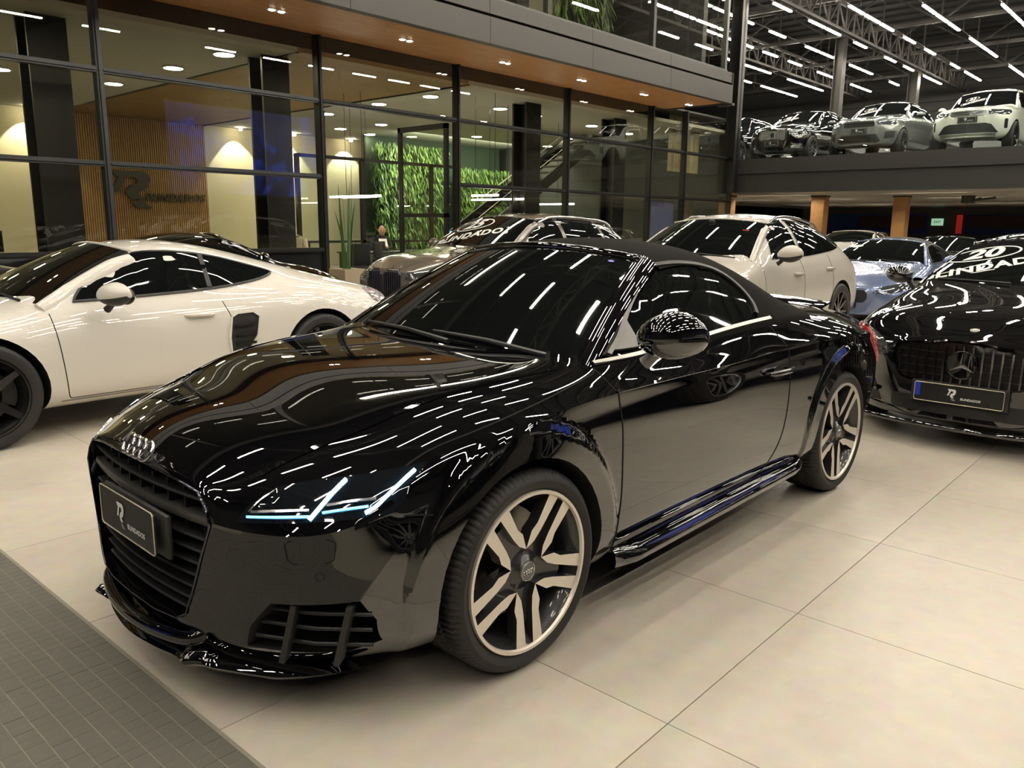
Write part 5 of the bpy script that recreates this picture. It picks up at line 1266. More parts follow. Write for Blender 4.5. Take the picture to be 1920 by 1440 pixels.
# ---------------- the other cars ----------------
def genP(hw, wb, fo, h, zs, zh, hood, cowl, header, peak, rend, deck, tail, belt, yr, wr, ro, sh=.80, ybelt=None, kx=1, **k):
    """hood: z at x=.4; cowl/header/peak/rend/deck/tail: (x,z) of the centre line; belt: (z front door, z rear)"""
    cx, cz = cowl; hx, hz = header; yb = ybelt or hw*.86; xe = -wb-ro+.29
    XS = sorted(set([.40, .2, 0, -.2, cx+.10, cx-.08, (cx+hx)/2, hx, (hx+peak[0])/2, peak[0], (peak[0]+rend[0])/2, rend[0], (rend[0]+deck[0])/2, deck[0], -wb+.2, -wb, -wb-.25, xe+.15, xe]), reverse=True)
    XS2 = [XS[0]]
    for x in XS[1:]:
        if XS2[-1]-x > .09 and x >= xe-1e-6: XS2.append(x)
    if XS2[-1] > xe+.02: XS2[-1] = xe
    zh4 = hood; dk = deck[1]
    P = dict(hw=hw, zs=zs, zh=zh, xf=fo, kx=kx, wheels=(0, -wb), arch=wr+.045, wr=wr, rz=(dk+zs)*.5+.1, XS=XS2, wb=wb, ro=ro, sharp=32, cowl=cowl, header=header,
      wide=[(.40, .965), (0, .99), (-.5, .975), (-wb*.6, .98), (-wb, 1.0), (xe, .95)], waist=(.985, .985, .995),
      sill=[(.40, zs), (-.4, zs+.02), (-wb+.5, zs+.03), (-wb, zs+.05), (xe, zs+.10)],
      y6=[(.40, .93), (0, .965), (-.4, .975), (-wb, .975), (xe, .94)],
      z6=[(.40, zh4-.13), (0, min(sh, zh4-.06)), (-.5, sh), (-wb, sh+.04), (xe, sh)],
      y7=[(.40, hw*.85), (0, hw*.885), (-.5, hw*.90), (-wb, hw*.895), (xe, hw*.82)],
      z7=[(.40, zh4-.045), (0, zh4+.012), (cx, (cz+belt[0])/2-.01), (cx-.35, belt[0]-.02), (-wb+.3, belt[1]-.02), (-wb-.1, min(belt[1]-.01, dk)), (xe, min(dk-.05, belt[1]-.04))],
      y8=[(.40, hw*.76), (0, hw*.78), (cx, hw*.80), (cx-.15, yb), (rend[0]+.2, yb), (deck[0], yb*.93), (xe, yb*.82)],
      z8=[(.40, zh4-.005), (0, zh4+.03), (cx, cz-.012), (cx-.15, belt[0]), (-wb+.3, belt[1]), (deck[0], min(belt[1]+.01, dk-.01)), (xe, min(dk, tail[1])-.02)],
      y10=[(.40, hw*.38), (cx+.1, hw*.45), (cx-.08, hw*.79), (hx, yr), (peak[0], yr), (rend[0], yr*.97), (deck[0], yr*k.get('ydeck', .9)), (xe, yr*.85)],
      z10=[(.40, zh4+.02), (cx+.1, cz-.005), (cx-.08, cz+.02), (hx, hz-.055), (peak[0], peak[1]-.06), (rend[0], rend[1]-.06), (deck[0], dk-.008), (xe, tail[1]-.01)],
      zc=[(.40, zh4+.03), (cx+.1, cz+.005), (cx-.08, cz+.05), (hx, hz), peak, rend, deck, (xe, tail[1])], rooffrac=.62, bulge=k.get('bulge', .025), fs=k.get('fs', .8))
    P.update(k); return P
def poly_side(P, x0, x1, lo=.018, hi=.028, rear=.0, n=10, fr=.12):
    g = lambda key, x: float(pchip([a[0] for a in P[key]], [a[1] for a in P[key]], x))
    bot = [(x, g('z8', x)+lo) for x in np.linspace(x0, x1, n)]
    top = [(x, max(g('z10', x)-hi, g('z8', x)+lo+.02)) for x in np.linspace(x1+rear, x0-fr, n+4)]
    return bot+top
def car(name, loc, label, P, paint, style, rz=0, res=(110, 56), sides=(1, -1), win=None, bpil=None, mirrors=True, mpaint=None, rails=False, gaps=True, handles=(), wheels_s=(1, -1), group=None, rim=None, blur=(3, 2.2), rtop=None, wsb=.02, mirx=None, trimm=None):
    r = empty(name, loc, rz, label, 'car', group); P['blur'] = blur
    C = Car(r, P, paint, res=res)
    cx, cz = P['cowl']; hx, hz = P['header']; hw = P['hw']
    yr = float(pchip([a[0] for a in P['y10']], [a[1] for a in P['y10']], hx))
    bs = (cx-.08, hw*.80, cz-.01); ts = (hx-.05, yr-.01, hz-.050)
    _, pt = windshield(r, (cx+.05, 0, cz+.012), bs, (hx+.02, 0, hz-.002), ts, bulge=wsb, lift=.008); C.pt = pt
    C.wslen = (Vector(pt(0, 1))-Vector(pt(0, 0))).length; C.wshw = (bs[1]+ts[1])/2
    for sd in (1, -1): pillar(r, pt, sd, paint, .036, out=1)
    mb = MB(); mb.tube([Vector(pt(s, 1.0))+Vector((-.012, 0, .0)) for s in np.linspace(-1, 1, 16)], .014, 8); mb.build('windscreen_header', paint, r, 60)
    for s in (-.45, .45):
        p0 = Vector(pt(s+.35, .0))+Vector((.025, 0, .012)); p1 = Vector(pt(s-.40, .06))+Vector((.01, 0, .014)); MB().tube([p0, p1], [.010, .006], 6).build('wiper', MATTE, r)
    for sd in sides:
        if win:
            for wp_ in win: C.patch('side_window', wp_, 'Y', GLASS, sd, off=.006, step=.08)
            for wp_ in win:
                mb = MB(); C.ribbon(mb, wp_, 'Y', .016, .007, sd, .004, closed=True); mb.build('window_seal', trimm or MATTE, r, 50)
        if mirrors: mirror(r, ((mirx if mirx is not None else cx-.42), sd*(hw+.075), P['z8'][3][1]+.075), sd, mpaint or paint, P.get('msize', (.15, .22, .16)), (.03, -.12, -.10), None, MATTE)
        if gaps:
            mb = MB(); z7 = P['z7'][3][1]; dx = P.get('door', (cx-.12, cx-1.25))
            C.ribbon(mb, spline2([(dx[0]+.02, z7), (dx[0], z7-.2), (dx[0]-.03, P['zs']+.15), (dx[0]-.05, P['zs']+.10)], 5, False), 'Y', .006, .0016, sd)
            for d in dx[1:]: C.ribbon(mb, spline2([(d, P['z7'][4][1]-.005), (d-.06, z7-.18), (d-.03, P['zs']+.3), (d+.06, P['zs']+.10)], 5, False), 'Y', .006, .0016, sd)
            C.ribbon(mb, [(x, P['zs']+.10) for x in np.linspace(dx[0]-.05, dx[-1]+.06, 10)], 'Y', .005, .0016, sd)
            mb.build('panel_gap', DARKLINE, r)
        for hx_, hz_ in handles:
            H = C.hit(hx_, hz_, 'Y', sd)[0]
            if H: MB().tube([(hx_-.11, H.y-sd*.002, hz_), (hx_-.09, H.y+sd*.024, hz_), (hx_+.08, H.y+sd*.024, hz_+.004), (hx_+.11, H.y-sd*.002, hz_+.004)], [.010, .015, .015, .010], 8).build('door_handle', paint, r, 60)
    if rails:
        for sd in (1, -1):
            pts = []
            for i, x in enumerate(np.linspace(hx-.15, rails, 16)):
                y = float(pchip([a[0] for a in P['y10']], [a[1] for a in P['y10']], x))*.93; l = C.hit(x, y*sd, 'Z')[0]
                if l: pts.append((x, y*sd, l.z+.045*min(1, min(i, 15-i)/2.)))
            mb = MB(); mb.tube(pts, [.012]+[.016]*(len(pts)-2)+[.012], 8); mb.build('roof_rail', trimm or CHROME, r, 60)
    for sd in wheels_s:
        for x in P['wheels']: wheel(r, x, sd, P, style, rim=rim or P['wr']*.74, w=P.get('tw', .25))
    return C
def xpatch(C, nm, poly, m, sym=True, off=.004, step=.05):
    for s in ((1, -1) if sym else (1,)): C.patch(nm, [(a*s, b) for a, b in poly], 'X', m, 1, off=off, step=step)
def rect(y0, y1, z0, z1, r=.015): return [(y0+r, z0), (y1-r, z0), (y1, z0+r), (y1, z1-r), (y1-r, z1), (y0+r, z1), (y0, z1-r), (y0, z0+r)]
def slats(C, y0, y1, z0, z1, n, m, w=.012, off=.012, vertical=True, name='grille_bar', th=.012):
    for i in range(n):
        mb = MB()
        if vertical:
            y = y0+(y1-y0)*(i+.5)/n; C.ribbon(mb, [(y, z) for z in np.linspace(z0, z1, 6)], 'X', w, off, 1, th)
        else:
            z = z0+(z1-z0)*(i+.5)/n; C.ribbon(mb, [(y, z) for y in np.linspace(y0, y1, 12)], 'X', w, off, 1, th)
        mb.build(name, m, C.root)
def nose(C, z): l = C.hit(0, z, 'X')[0]; return l.x
def put_plate(C, z, w=.40, h=.13, y=0, eu=False):
    l = C.hit(y, z, 'X')[0]; rbox('plate_holder', (l.x+.008, y, z), (.03, w+.05, h+.02), MATTE, C.root, .006); return dealer_plate(C.root, (l.x+.032, y, z), w, h, eu)
BLKWH = dict(kind='multi', n=10, face=mat('black_wheel', (.012, .012, .012), .3, .3, .5), dark=mat('black_wheel', (.012, .012, .012)), w=.03, wr=.022)
YWH = dict(kind='multi', n=5, face=BLKWH['face'], dark=BLKWH['face'], split=.035, wr=.026)
SILWH = dict(kind='multi', n=10, face=mat('silver_wheel', (.35, .35, .36), .3, .8), dark=ANTH, w=.035, wr=.02)
# 1. white coupe
WHITEC = mat('paint_white', (.66, .63, .57), .4, 0, 1.0, .5, coatr=.01)
Pw = genP(.90, 2.475, .965, 1.295, .16, .60, .745, (-.33, .885), (-1.02, 1.245), (-1.30, 1.29), (-2.05, 1.175), (-3.0, .915), (-3.4, .82), (.86, .93), .52, .338, .94, sh=.72, ybelt=.76,
   door=(-.46, -1.62), msize=(.16, .25, .17))
Pw['z7'] = [(.40, .755), (.2, .80), (0, .815), (-.3, .82), (-.6, .835), (-1.6, .875), (-2.1, .93), (-2.5, .945), (-3.12, .84)]
Pw['z8'] = [(.40, .745), (.2, .785), (0, .82), (-.33, .855), (-.6, .87), (-1.6, .905), (-2.1, .96), (-2.5, .95), (-3.12, .84)]
Pw['y7'] = [(.40, .72), (.2, .745), (0, .76), (-.4, .79), (-1.6, .80), (-2.1, .82), (-2.5, .83), (-3.12, .74)]
Pw['y8'] = [(.40, .60), (0, .66), (-.33, .70), (-.5, .74), (-1.5, .74), (-2.0, .68), (-2.5, .64), (-3.12, .58)]
Pw['y10'] = [(.40, .33), (-.23, .42), (-.41, .69), (-1.02, .55), (-1.3, .53), (-1.7, .52), (-2.05, .50), (-2.5, .46), (-3.0, .42)]
Pw['z10'] = [(.40, .765), (-.23, .875), (-.41, .91), (-1.02, 1.19), (-1.3, 1.235), (-1.7, 1.20), (-2.05, 1.12), (-2.5, 1.02), (-3.0, .905), (-3.12, .87)]
Pw['zc'] = [(.40, .77), (-.23, .885), (-.41, .935), (-1.02, 1.245), (-1.3, 1.29), (-1.7, 1.255), (-2.05, 1.175), (-2.5, 1.05), (-3.0, .915), (-3.12, .885)]
CAYWIN = spline2([(-.60, .885), (-.60, .885), (-1.1, .90), (-1.6, .925), (-1.95, .965), (-2.13, 1.005), (-2.13, 1.03), (-1.95, 1.085), (-1.7, 1.15), (-1.4, 1.19), (-1.12, 1.185), (-.90, 1.11), (-.70, .985)], 4)
CW = car('coupe_car', (.46, -4.02, 0), 'glossy white two-door coupe parked beside the black roadster, facing left', Pw, WHITEC, dict(BLKWH, n=5, w=.05, wr=.035), win=[CAYWIN], handles=[(-1.42, .745)], rim=.255, res=(160, 80), blur=(4, 3), mirx=-.80)
for sd in (1, -1):
    mb = MB(); CW.ribbon(mb, [(-1.56, .93), (-1.60, 1.16)], 'Y', .035, .011, sd, .006); mb.build('window_post', MATTE, CW.root)
    v = [(-1.66, .71), (-1.71, .735), (-1.84, .74), (-1.89, .70), (-1.86, .56), (-1.76, .42), (-1.64, .42), (-1.63, .56)]
    CW.patch('side_intake', v, 'Y', MATTE, sd, off=.004, step=.05); mb = MB(); CW.ribbon(mb, v, 'Y', .014, .004, sd, .012, closed=True); mb.build('intake_frame', WHITEC, CW.root)
    for z in (.50, .57, .64):
        mb = MB(); CW.ribbon(mb, [(-1.68, z), (-1.84, z+.01)], 'Y', .018, .010, sd, .01); mb.build('intake_blade', DARKLINE, CW.root)
    CW.patch('tail_lamp', [(-3.02, .845), (-3.12, .85), (-3.22, .80), (-3.24, .73), (-3.16, .71), (-3.07, .755)], 'Y', mat('clear_tail_lamp', (.25, .22, .24), .1, .3, 1, noise=(30, .9, (.8, .75, .78))), sd, off=.012, step=.03)
    mb = MB(); CW.ribbon(mb, [(x, .245) for x in np.linspace(-.45, -2.0, 12)], 'Y', .008, .002, sd, .002); mb.build('sill_gap', GREYTRIM, CW.root)
# 2. grey suv with kidney grille and number sticker
TAUPE = mat('paint_taupe', (.16, .145, .125), .2, .35, 1.0, .5, coatr=.01)
Pb = genP(.93, 2.86, .86, 1.62, .20, .86, 1.0, (-.55, 1.10), (-1.25, 1.52), (-1.7, 1.585), (-3.1, 1.50), (-3.5, 1.12), (-3.7, 1.05), (1.06, 1.13), .60, .365, .98, sh=.92, fs=.6, door=(-.72, -1.72, -2.7), ydeck=.95)
wb_ = [poly_side(Pb, -.92, -1.72, fr=.25), poly_side(Pb, -1.80, -2.62, fr=0), poly_side(Pb, -2.70, -3.12, rear=.10, fr=0, n=6)]
CB = car('suv_car', (-5.15, -5.25, 0), 'grey taupe suv with slatted twin grille and 25 sticker on its windscreen', Pb, TAUPE, SILWH, win=wb_, rails=-3.2, handles=[(-1.62, .98), (-2.6, 1.0)])
for s in (1, -1):
    CB.patch('grille_opening', [(s*a, b) for a, b in rect(.03, .30, .46, .86, .05)], 'X', DARKLINE, 1, off=.004)
    mb = MB(); CB.ribbon(mb, [(s*a, b) for a, b in rect(.025, .305, .455, .865, .05)], 'X', .022, .006, 1, .014, closed=True); mb.build('grille_frame', CHROME, CB.root)
    slats(CB, s*.035, s*.295, .475, .845, 7, mat('slat_dark_metal', (.16, .16, .22), .25, .9), .012, .010)
    CB.patch('headlamp', [(s*a, b) for a, b in [(.36, .76), (.40, .84), (.62, .88), (.80, .91), (.80, .82), (.60, .75)]], 'X', HEADGLASS, 1, off=.005)
xpatch(CB, 'lower_intake', rect(-.55, .55, .25, .38), MATTE, False)
put_plate(CB, .42)
sticker(ws_on(CB.root, CB.pt, CB.wslen, CB.wshw), (-.20, .36), '25', .34, radians(20))
# 3. chalk grey crossover
CHALK = mat('paint_chalk', (.50, .47, .41), .45, .0, 1.0, .5, coatr=.01)
Pm = genP(.96, 2.807, .90, 1.60, .19, .80, .955, (-.50, 1.075), (-1.20, 1.50), (-1.75, 1.585), (-2.75, 1.48), (-3.45, 1.10), (-3.55, 1.03), (1.05, 1.12), .60, .365, .98, sh=.86, fs=.7, door=(-.66, -1.62, -2.45), ydeck=.92, msize=(.17, .24, .20))
g_ = lambda k, x: float(pchip([a[0] for a in Pm[k]], [a[1] for a in Pm[k]], x))
wm_ = [poly_side(Pm, -.95, -1.66, fr=.22), spline2([(-1.74, 1.09), (-1.74, 1.09), (-2.4, 1.125), (-2.85, 1.16), (-3.02, 1.20), (-2.95, 1.28), (-2.7, 1.37), (-2.3, 1.45), (-1.76, 1.50), (-1.76, 1.50)], 4)]
CM = car('suv_car', (-5.65, -2.2, 0), 'chalk beige compact suv with black rims right behind the roadster roof', Pm, CHALK, dict(BLKWH), win=wm_, rails=-2.9, handles=[(-1.50, .90), (-2.42, .93)], trimm=BLACK, res=(130, 66))
for s in (1, -1):
    CM.patch('headlamp', [(s*a, b) for a, b in [(.45, .70), (.50, .78), (.66, .84), (.78, .84), (.80, .74), (.66, .68)]], 'X', HEADGLASS, 1, off=.005)
xpatch(CM, 'lower_intake', rect(-.6, .6, .32, .56), MATTE, False); slats(CM, -.55, .55, .34, .54, 4, MATTE, .02, .01, False); put_plate(CM, .58)
for s in (-.35, .3):
    pass
mb = MB(); C_ = CM; mb.tube([Vector(CM.pt(s, .9)) for s in (-.05, .05)], .03, 8); mb.build('rear_view_mirror', MATTE, CM.root)
ws_on(CM.root, CM.pt, CM.wslen, CM.wshw).on_pt(flat_mesh([[(-.035, -.006), (.035, -.006), (.035, .006), (-.035, .006)]]), (.50, .60), (0, 0), 0, REDM, 'windscreen_sticker', 0)
# 4. pale blue convertible
PBLUE = mat('paint_pale_blue', (.17, .22, .38), .2, .4, 1.0, .5, coatr=.01)
def cabrio(name, loc, label, paint, top, rz=0, sides=(1, -1)):
    Pc = genP(.91, 2.50, .86, 1.29, .16, .58, .72, (-.50, .885), (-1.13, 1.235), (-1.55, 1.29), (-2.05, 1.20), (-2.65, .96), (-3.0, .93), (.86, .92), .53, .335, .85, sh=.74, ybelt=.76, door=(-.62, -1.75))
    w_ = [spline2([(-.80, .885), (-.80, .885), (-1.3, .90), (-1.9, .925), (-2.02, .98), (-1.92, 1.06), (-1.7, 1.13), (-1.45, 1.16), (-1.25, 1.14), (-1.0, 1.03)], 4)]
    C = car(name, loc, label, Pc, paint, SILWH, rz=rz, win=w_, sides=sides)
    sub_shell(C, (-2.45, -1.14), .70, 'soft_top', top, .010, w_[0], res=(110, 56)); return C
TOPG = mat('dark_grey_soft_top', (.035, .034, .033), .85)
CL4 = cabrio('convertible_car', (-10.9, -1.85, 0), 'pale blue convertible with a dark grey soft top, behind the chalk suv', PBLUE, TOPG)
for s in (1, -1): CL4.patch('headlamp', [(s*a, b) for a, b in [(.42, .50), (.50, .585), (.66, .63), (.80, .64), (.80, .55), (.60, .49)]], 'X', HEADGLASS, 1, off=.005)
xpatch(CL4, 'grille_opening', rect(-.36, .36, .36, .54, .05), MATTE, False); put_plate(CL4, .36)
me = flat_mesh([[(.10*cos(a), .05*sin(a)) for a in np.linspace(0, 2*pi, 20)[:-1]]]); ws_on(CL4.root, CL4.pt, CL4.wslen, CL4.wshw).on_pt(me, (-.45, .50), (0, 0), 0, MATS['sticker_white'], 'sticker_oval', 0)
# 5. black saloon with the vertical bar grille
Pk = genP(.93, 2.84, .84, 1.41, .15, .70, .83, (-.62, .985), (-1.35, 1.34), (-1.75, 1.41), (-2.7, 1.33), (-3.35, 1.07), (-3.6, 1.0), (.94, 1.0), .56, .345, 1.0, sh=.80, fs=.85, door=(-.78, -1.9, -2.7), msize=(.16, .24, .17), arch=.385)
wk = [poly_side(Pk, -1.05, -2.0, fr=.25), poly_side(Pk, -2.08, -2.95, rear=.15, fr=0)]
CK = car('saloon_car', (-4.64, 1.22, 0), 'glossy black saloon with upright grille bars and a 20 sticker, at the right edge', Pk, BLACK, SILWH, rz=radians(-1.5), win=wk, res=(190, 100), blur=(4, 3), handles=[(-1.85, .86)], mirx=-1.02)
GR = [(-.42, .62), (-.36, .675), (0, .70), (.36, .675), (.42, .62), (.405, .52), (.33, .44), (0, .425), (-.33, .44), (-.405, .52)]
GRs = spline2(GR, 4)
CK.patch('grille_opening', GRs, 'X', mat('grille_void', (.002, .002, .002), .35), 1, off=.004, step=.06)
mb = MB(); CK.ribbon(mb, GRs, 'X', .014, .008, 1, .014, closed=True); mb.build('grille_frame', mat('black_chrome', (.05, .045, .05), .1, 1), CK.root, 50)
gm = mat('grille_bar_dark_chrome', (.30, .28, .29), .16, 1)
for i in range(15):
    y = -.38+.76*i/14
    if abs(y) > .39: continue
    top = .695-.45*max(0, abs(y)-.05)**2-.10*max(0, abs(y)-.3); bot = .43+.9*max(0, abs(y)-.25)**2*3
    mb = MB(); CK.ribbon(mb, [(y, z) for z in np.linspace(bot, top-.01, 8)], 'X', .011, .014, 1, .018); mb.build('grille_bar', gm, CK.root, 50)
for z in (.48, .53, .58, .63):
    mb = MB(); CK.ribbon(mb, [(y, z) for y in np.linspace(-.39, .39, 16)], 'X', .005, .010, 1, .004); mb.build('grille_wire', MATTE, CK.root)
# round emblem with a three pointed star
l, n = CK.hit(0, .565, 'X'); E_ = empty('star_emblem', l+Vector((.035, 0, 0)), 0, parent=CK.root)
MB().lathe([(0, 0), (.085, 0), (.09, -.006), (.09, -.03)], 40, 'X').build('emblem_plate', BLACK, E_, 40)
mb = MB(); mb.tube([(.004, .088*cos(a), .088*sin(a)) for a in np.linspace(0, 2*pi, 41)[:-1]], .004, 6, closed=True); mb.build('emblem_ring', MATS['black_chrome'], E_, 60)
for k in range(3):
    a = pi/2+2*pi*k/3; q = (cos(a), sin(a)); t = (-sin(a), cos(a)); mb = MB()
    mb.v += [(.012, 0, 0), (.004, q[0]*.02*0+t[0]*.014, t[1]*.014), (.004, q[0]*.083, q[1]*.083), (.004, -t[0]*.014, -t[1]*.014)]; mb.f += [(0, 1, 2), (0, 2, 3)]; mb.mi += [0, 0]; mb.build('star_point', gm, E_, fix=False)
l, n = CK.hit(.45, 0, 'Z'); l2, n2 = CK.hit(0.62, 0, 'Z')
if l2:
    q = n2.to_track_quat('Z', 'Y'); B_ = empty('hood_badge', l2+n2*.003, 0, parent=CK.root); B_.rotation_mode = 'QUATERNION'; B_.rotation_quaternion = q
    MB().lathe([(0, .002), (.026, .002), (.028, 0)], 24).build('badge_disc', mat('badge_silver', (.6, .58, .5), .3, .7), B_); mb = MB(); mb.tube([(.020*cos(a), .020*sin(a), .003) for a in np.linspace(0, 2*pi, 21)[:-1]], .002, 5, closed=True); mb.build('badge_ring', ANTH, B_)
put_plate(CK, .37, .52, .12, 0, True)
for s in (1, -1):
    CK.patch('headlamp', [(s*a, b) for a, b in [(.47, .585), (.50, .65), (.60, .695), (.76, .735), (.83, .74), (.82, .66), (.70, .60), (.56, .565)]], 'X', HEADGLASS, 1, off=.005, step=.04)
    CK.patch('side_intake', [(s*a, b) for a, b in [(.50, .25), (.56, .40), (.80, .43), (.80, .30), (.70, .24)]], 'X', MATTE, 1, off=.003, step=.05)
    mb = MB(); CK.ribbon(mb, [(s*a, b) for a, b in [(.52, .33), (.62, .35), (.80, .36)]], 'X', .02, .006, 1, .02); mb.build('intake_fin', BLACK, CK.root)
xpatch(CK, 'lower_intake', rect(-.42, .42, .23, .33, .02), MATTE, False)
mb = MB(); lp = []
for y in np.linspace(-.86, .86, 30): lp.append((.855-.34*abs(y)**2.4-.10*max(0, abs(y)-.6), y, .15))
mb.tube(lp, .018, 8); mb.build('front_splitter', BLACK, CK.root, 60)
for y in (-.22, .22):
    mb = MB(); CK.ribbon(mb, [(x, y*(1.0+(.55-x)*.25)) for x in np.linspace(.5, -.5, 10)], 'Z', .012, -.001, 1, .004); mb.build('hood_crease', BLACK, CK.root, 60)
sticker(ws_on(CK.root, CK.pt, CK.wslen, CK.wshw), (-.38, .34), '20', .285, radians(27))
# 6-7. dark cars against the office
cabrio('convertible_car', (2.0, -6.5, 0), 'dark grey convertible with folded looking soft top at the far left, behind the white coupe', mat('paint_dark_grey', (.02, .02, .022), .2, .3, 1), TOPG)
Pd = dict(Pw); Pd['blur'] = (3, 2)
car('coupe_car', (-4.75, -8.42, 0), 'black coupe facing right behind the white coupe roof, only its roof and screen showing', Pd, BLACK, dict(BLKWH), rz=pi, win=[CAYWIN], res=(110, 56))
# 8-10. cars on the upper deck
ZD = DZ-.02
Pv = genP(.95, 2.98, .87, 1.75, .22, .92, 1.06, (-.62, 1.17), (-1.30, 1.63), (-1.8, 1.72), (-3.5, 1.62), (-3.85, 1.15), (-4.0, 1.1), (1.12, 1.20), .62, .38, 1.0, sh=.95, fs=.5, door=(-.8, -1.9, -2.9), ydeck=.95)
wv_ = [poly_side(Pv, -1.0, -1.95, fr=.25), poly_side(Pv, -2.03, -2.95, fr=0), poly_side(Pv, -3.03, -3.5, fr=0, rear=.1, n=6)]
CV = car('suv_car', (-22.75, -8.55, ZD), 'black suv with a chrome slatted grille, leftmost of three on the upper deck', Pv, BLACK, SILWH, win=wv_, rails=-3.4, rz=0)
xpatch(CV, 'grille_opening', rect(-.40, .40, .62, .88, .04), DARKLINE, False); mb = MB(); CV.ribbon(mb, rect(-.41, .41, .61, .89, .04), 'X', .03, .006, 1, .012, closed=True); mb.build('grille_frame', CHROME, CV.root)
slats(CV, -.39, .39, .63, .87, 18, mat('grille_satin_silver', (.62, .60, .55), .35, .4), .014, .010)
mb = MB(); CV.ribbon(mb, [(-.28, .66), (.28, .86)], 'X', .018, .02, 1, .008); mb.build('grille_diagonal', CHROME, CV.root)
l = CV.hit(0, .75, 'X')[0]; mb = MB(); mb.lathe([(0, .03), (.06, .03), (.065, .0)], 20, 'X', tuple(l)); mb.build('round_badge', ANTH, CV.root)
put_plate(CV, .50)
for s in (1, -1):
    CV.patch('headlamp', [(s*a, b) for a, b in rect(.48, .82, .80, .93, .03)], 'X', HEADGLASS, 1, off=.005); mb = MB(); CV.ribbon(mb, [(s*.5, .865), (s*.78, .875)], 'X', .02, .01, 1, .004); mb.build('headlamp_bar', LAMPSIL, CV.root)
    CV.patch('fog_intake', [(s*a, b) for a, b in rect(.55, .84, .36, .50, .03)], 'X', CHROME, 1, off=.005)
sticker(ws_on(CV.root, CV.pt, CV.wslen, CV.wshw), (-.30, .35), '22', .17, radians(18))
SILV = mat('paint_silver_grey', (.22, .225, .22), .2, .45, 1, .5, coatr=.01)
Pr = genP(.99, 2.92, .90, 1.80, .26, .98, 1.10, (-.55, 1.20), (-1.20, 1.66), (-1.75, 1.77), (-3.4, 1.66), (-3.8, 1.22), (-3.9, 1.15), (1.16, 1.24), .64, .39, 1.0, sh=1.0, fs=.45, door=(-.72, -1.85, -2.85), ydeck=.95)
wr_ = [poly_side(Pr, -.92, -1.9, fr=.25), poly_side(Pr, -1.98, -2.85, fr=0), poly_side(Pr, -2.93, -3.4, fr=0, rear=.1, n=6)]
CR = car('suv_car', (-22.75, -6.02, ZD), 'silver grey suv with black grille in the middle of the upper deck', Pr, SILV, dict(BLKWH), win=wr_)
xpatch(CR, 'grille_opening', rect(-.42, .42, .80, .94, .03), mat('black_mesh', (.008, .008, .008), .3), False); xpatch(CR, 'lower_intake', [(-.50, .36), (.50, .36), (.58, .42), (.48, .60), (-.48, .60), (-.58, .42)], MATTE, False)
for s in (1, -1):
    CR.patch('headlamp', [(s*a, b) for a, b in rect(.48, .86, .83, .95, .03)], 'X', HEADGLASS, 1, off=.005); CR.patch('side_intake', [(s*a, b) for a, b in [(.66, .46), (.68, .66), (.88, .68), (.86, .50)]], 'X', MATTE, 1, off=.004)
slats(CR, -.40, .40, .81, .93, 3, ANTH, .012, .008, False); slats(CR, -.46, .46, .40, .58, 4, DARKLINE, .02, .008, False); put_plate(CR, .70)
xpatch(CR, 'bumper_skid', rect(-.62, .62, .27, .33), mat('skid_grey', (.10, .10, .09), .4, .4), False)
sticker(ws_on(CR.root, CR.pt, CR.wslen, CR.wshw), (-.30, .35), '24', .17, radians(18))
WHITE2 = mat('paint_warm_white', (.62, .63, .56), .4, 0, 1, .5, coatr=.01)
Pl = genP(.99, 2.92, .88, 1.86, .30, 1.04, 1.15, (-.50, 1.22), (-1.10, 1.72), (-1.7, 1.86), (-3.7, 1.82), (-3.95, 1.25), (-4.0, 1.2), (1.20, 1.26), .68, .39, 1.0, sh=1.05, fs=.4, door=(-.7, -1.85, -2.85), ydeck=.98)
wl_ = [poly_side(Pl, -.85, -1.9, fr=.25), poly_side(Pl, -1.98, -2.9, fr=0), poly_side(Pl, -2.98, -3.7, fr=0, n=6)]
CD = car('suv_car', (-22.75, -3.30, ZD), 'warm white tall suv on the upper deck at the right edge', Pl, WHITE2, dict(BLKWH), win=wl_)
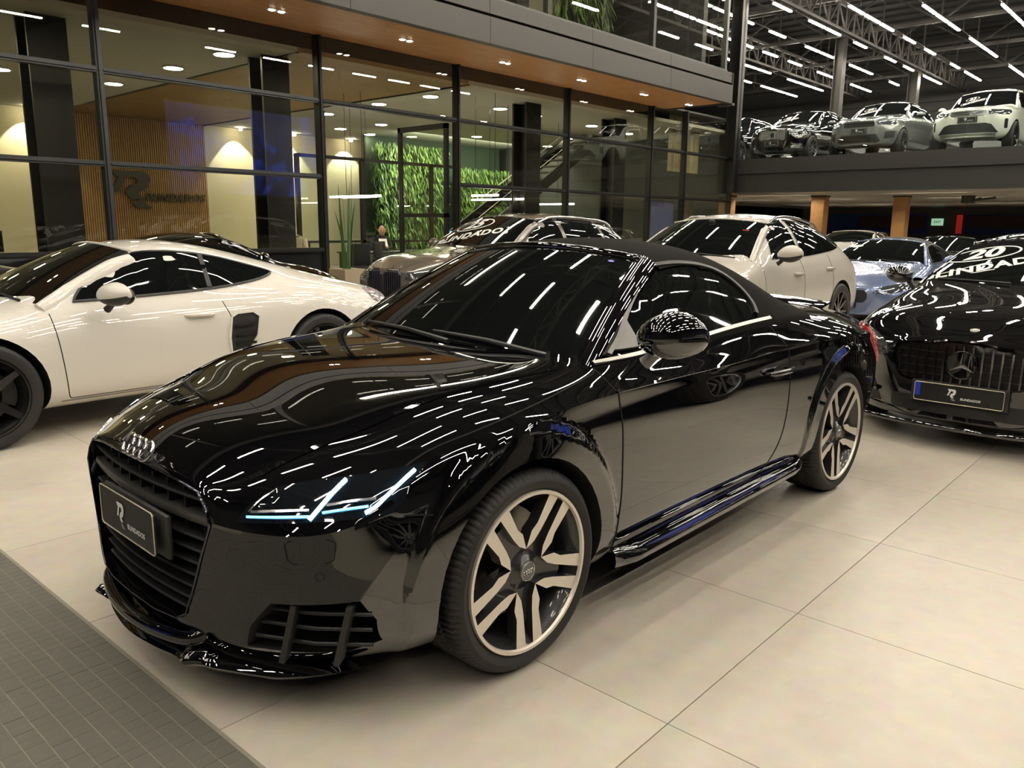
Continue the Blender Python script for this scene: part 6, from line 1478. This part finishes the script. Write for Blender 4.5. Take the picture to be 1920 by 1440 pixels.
xpatch(CD, 'grille_opening', rect(-.40, .40, .90, 1.02, .02), DARKLINE, False); slats(CD, -.40, .40, .895, 1.02, 3, LAMPSIL, .022, .01, False)
xpatch(CD, 'lower_intake', [(-.70, .46), (.70, .46), (.55, .66), (.42, .70), (-.42, .70), (-.55, .66)], MATTE, False); xpatch(CD, 'bumper_skid', [(-.62, .32), (.62, .32), (.66, .45), (-.66, .45)], mat('skid_silver', (.20, .21, .18), .4, .4), False)
for s in (1, -1):
    CD.patch('headlamp', [(s*a, b) for a, b in rect(.46, .88, .90, 1.03, .03)], 'X', HEADGLASS, 1, off=.005); CD.patch('side_intake', [(s*a, b) for a, b in rect(.80, .86, .56, .80, .02)], 'X', DARKLINE, 1, off=.004)
put_plate(CD, .80)
sticker(ws_on(CD.root, CD.pt, CD.wslen, CD.wshw), (-.30, .35), '23', .17, radians(18))
# more distant cars, reduced detail
car('suv_car', (-22.9, -10.95, ZD), 'black suv on the upper deck mostly hidden by the steel column', dict(Pv), BLACK, SILWH, win=[], mirrors=False, gaps=False, res=(60, 36))
C_ = car('estate_car', (-19.2, -5.45, 0), 'white estate under the upper deck, its roof showing behind the chalk suv', dict(Pk), WHITEC, SILWH, win=wk, rails=-2.6, gaps=False, res=(60, 36))
C_ = car('coupe_car', (-17.5, -2.6, 0), 'low black car under the upper deck between blue convertible and black saloon', dict(Pw), BLACK, SILWH, win=[CAYWIN], gaps=False, res=(60, 36))
# cars outside the frame that the roadster's door mirrors
C_ = car('suv_car', (.5, 3.95, 0), 'black suv beyond the right edge, showing as a reflection in the roadster door', dict(Pb), BLACK, SILWH, win=wb_, res=(80, 44))
for s in (1, -1):
    mb = MB(); C_.ribbon(mb, [(s*a, b) for a, b in [(.50, .30), (.56, .44), (.80, .48), (.80, .36), (.70, .28)]], 'X', .014, .004, 1, .006, closed=True); mb.build('intake_chrome', CHROME, C_.root)
xpatch(C_, 'grille_opening', rect(-.45, .45, .5, .82, .05), MATTE, False)
C_ = car('saloon_car', (-4.45, 3.75, 0), 'black saloon further back beyond the right edge', dict(Pk), BLACK, SILWH, win=wk, res=(80, 44))
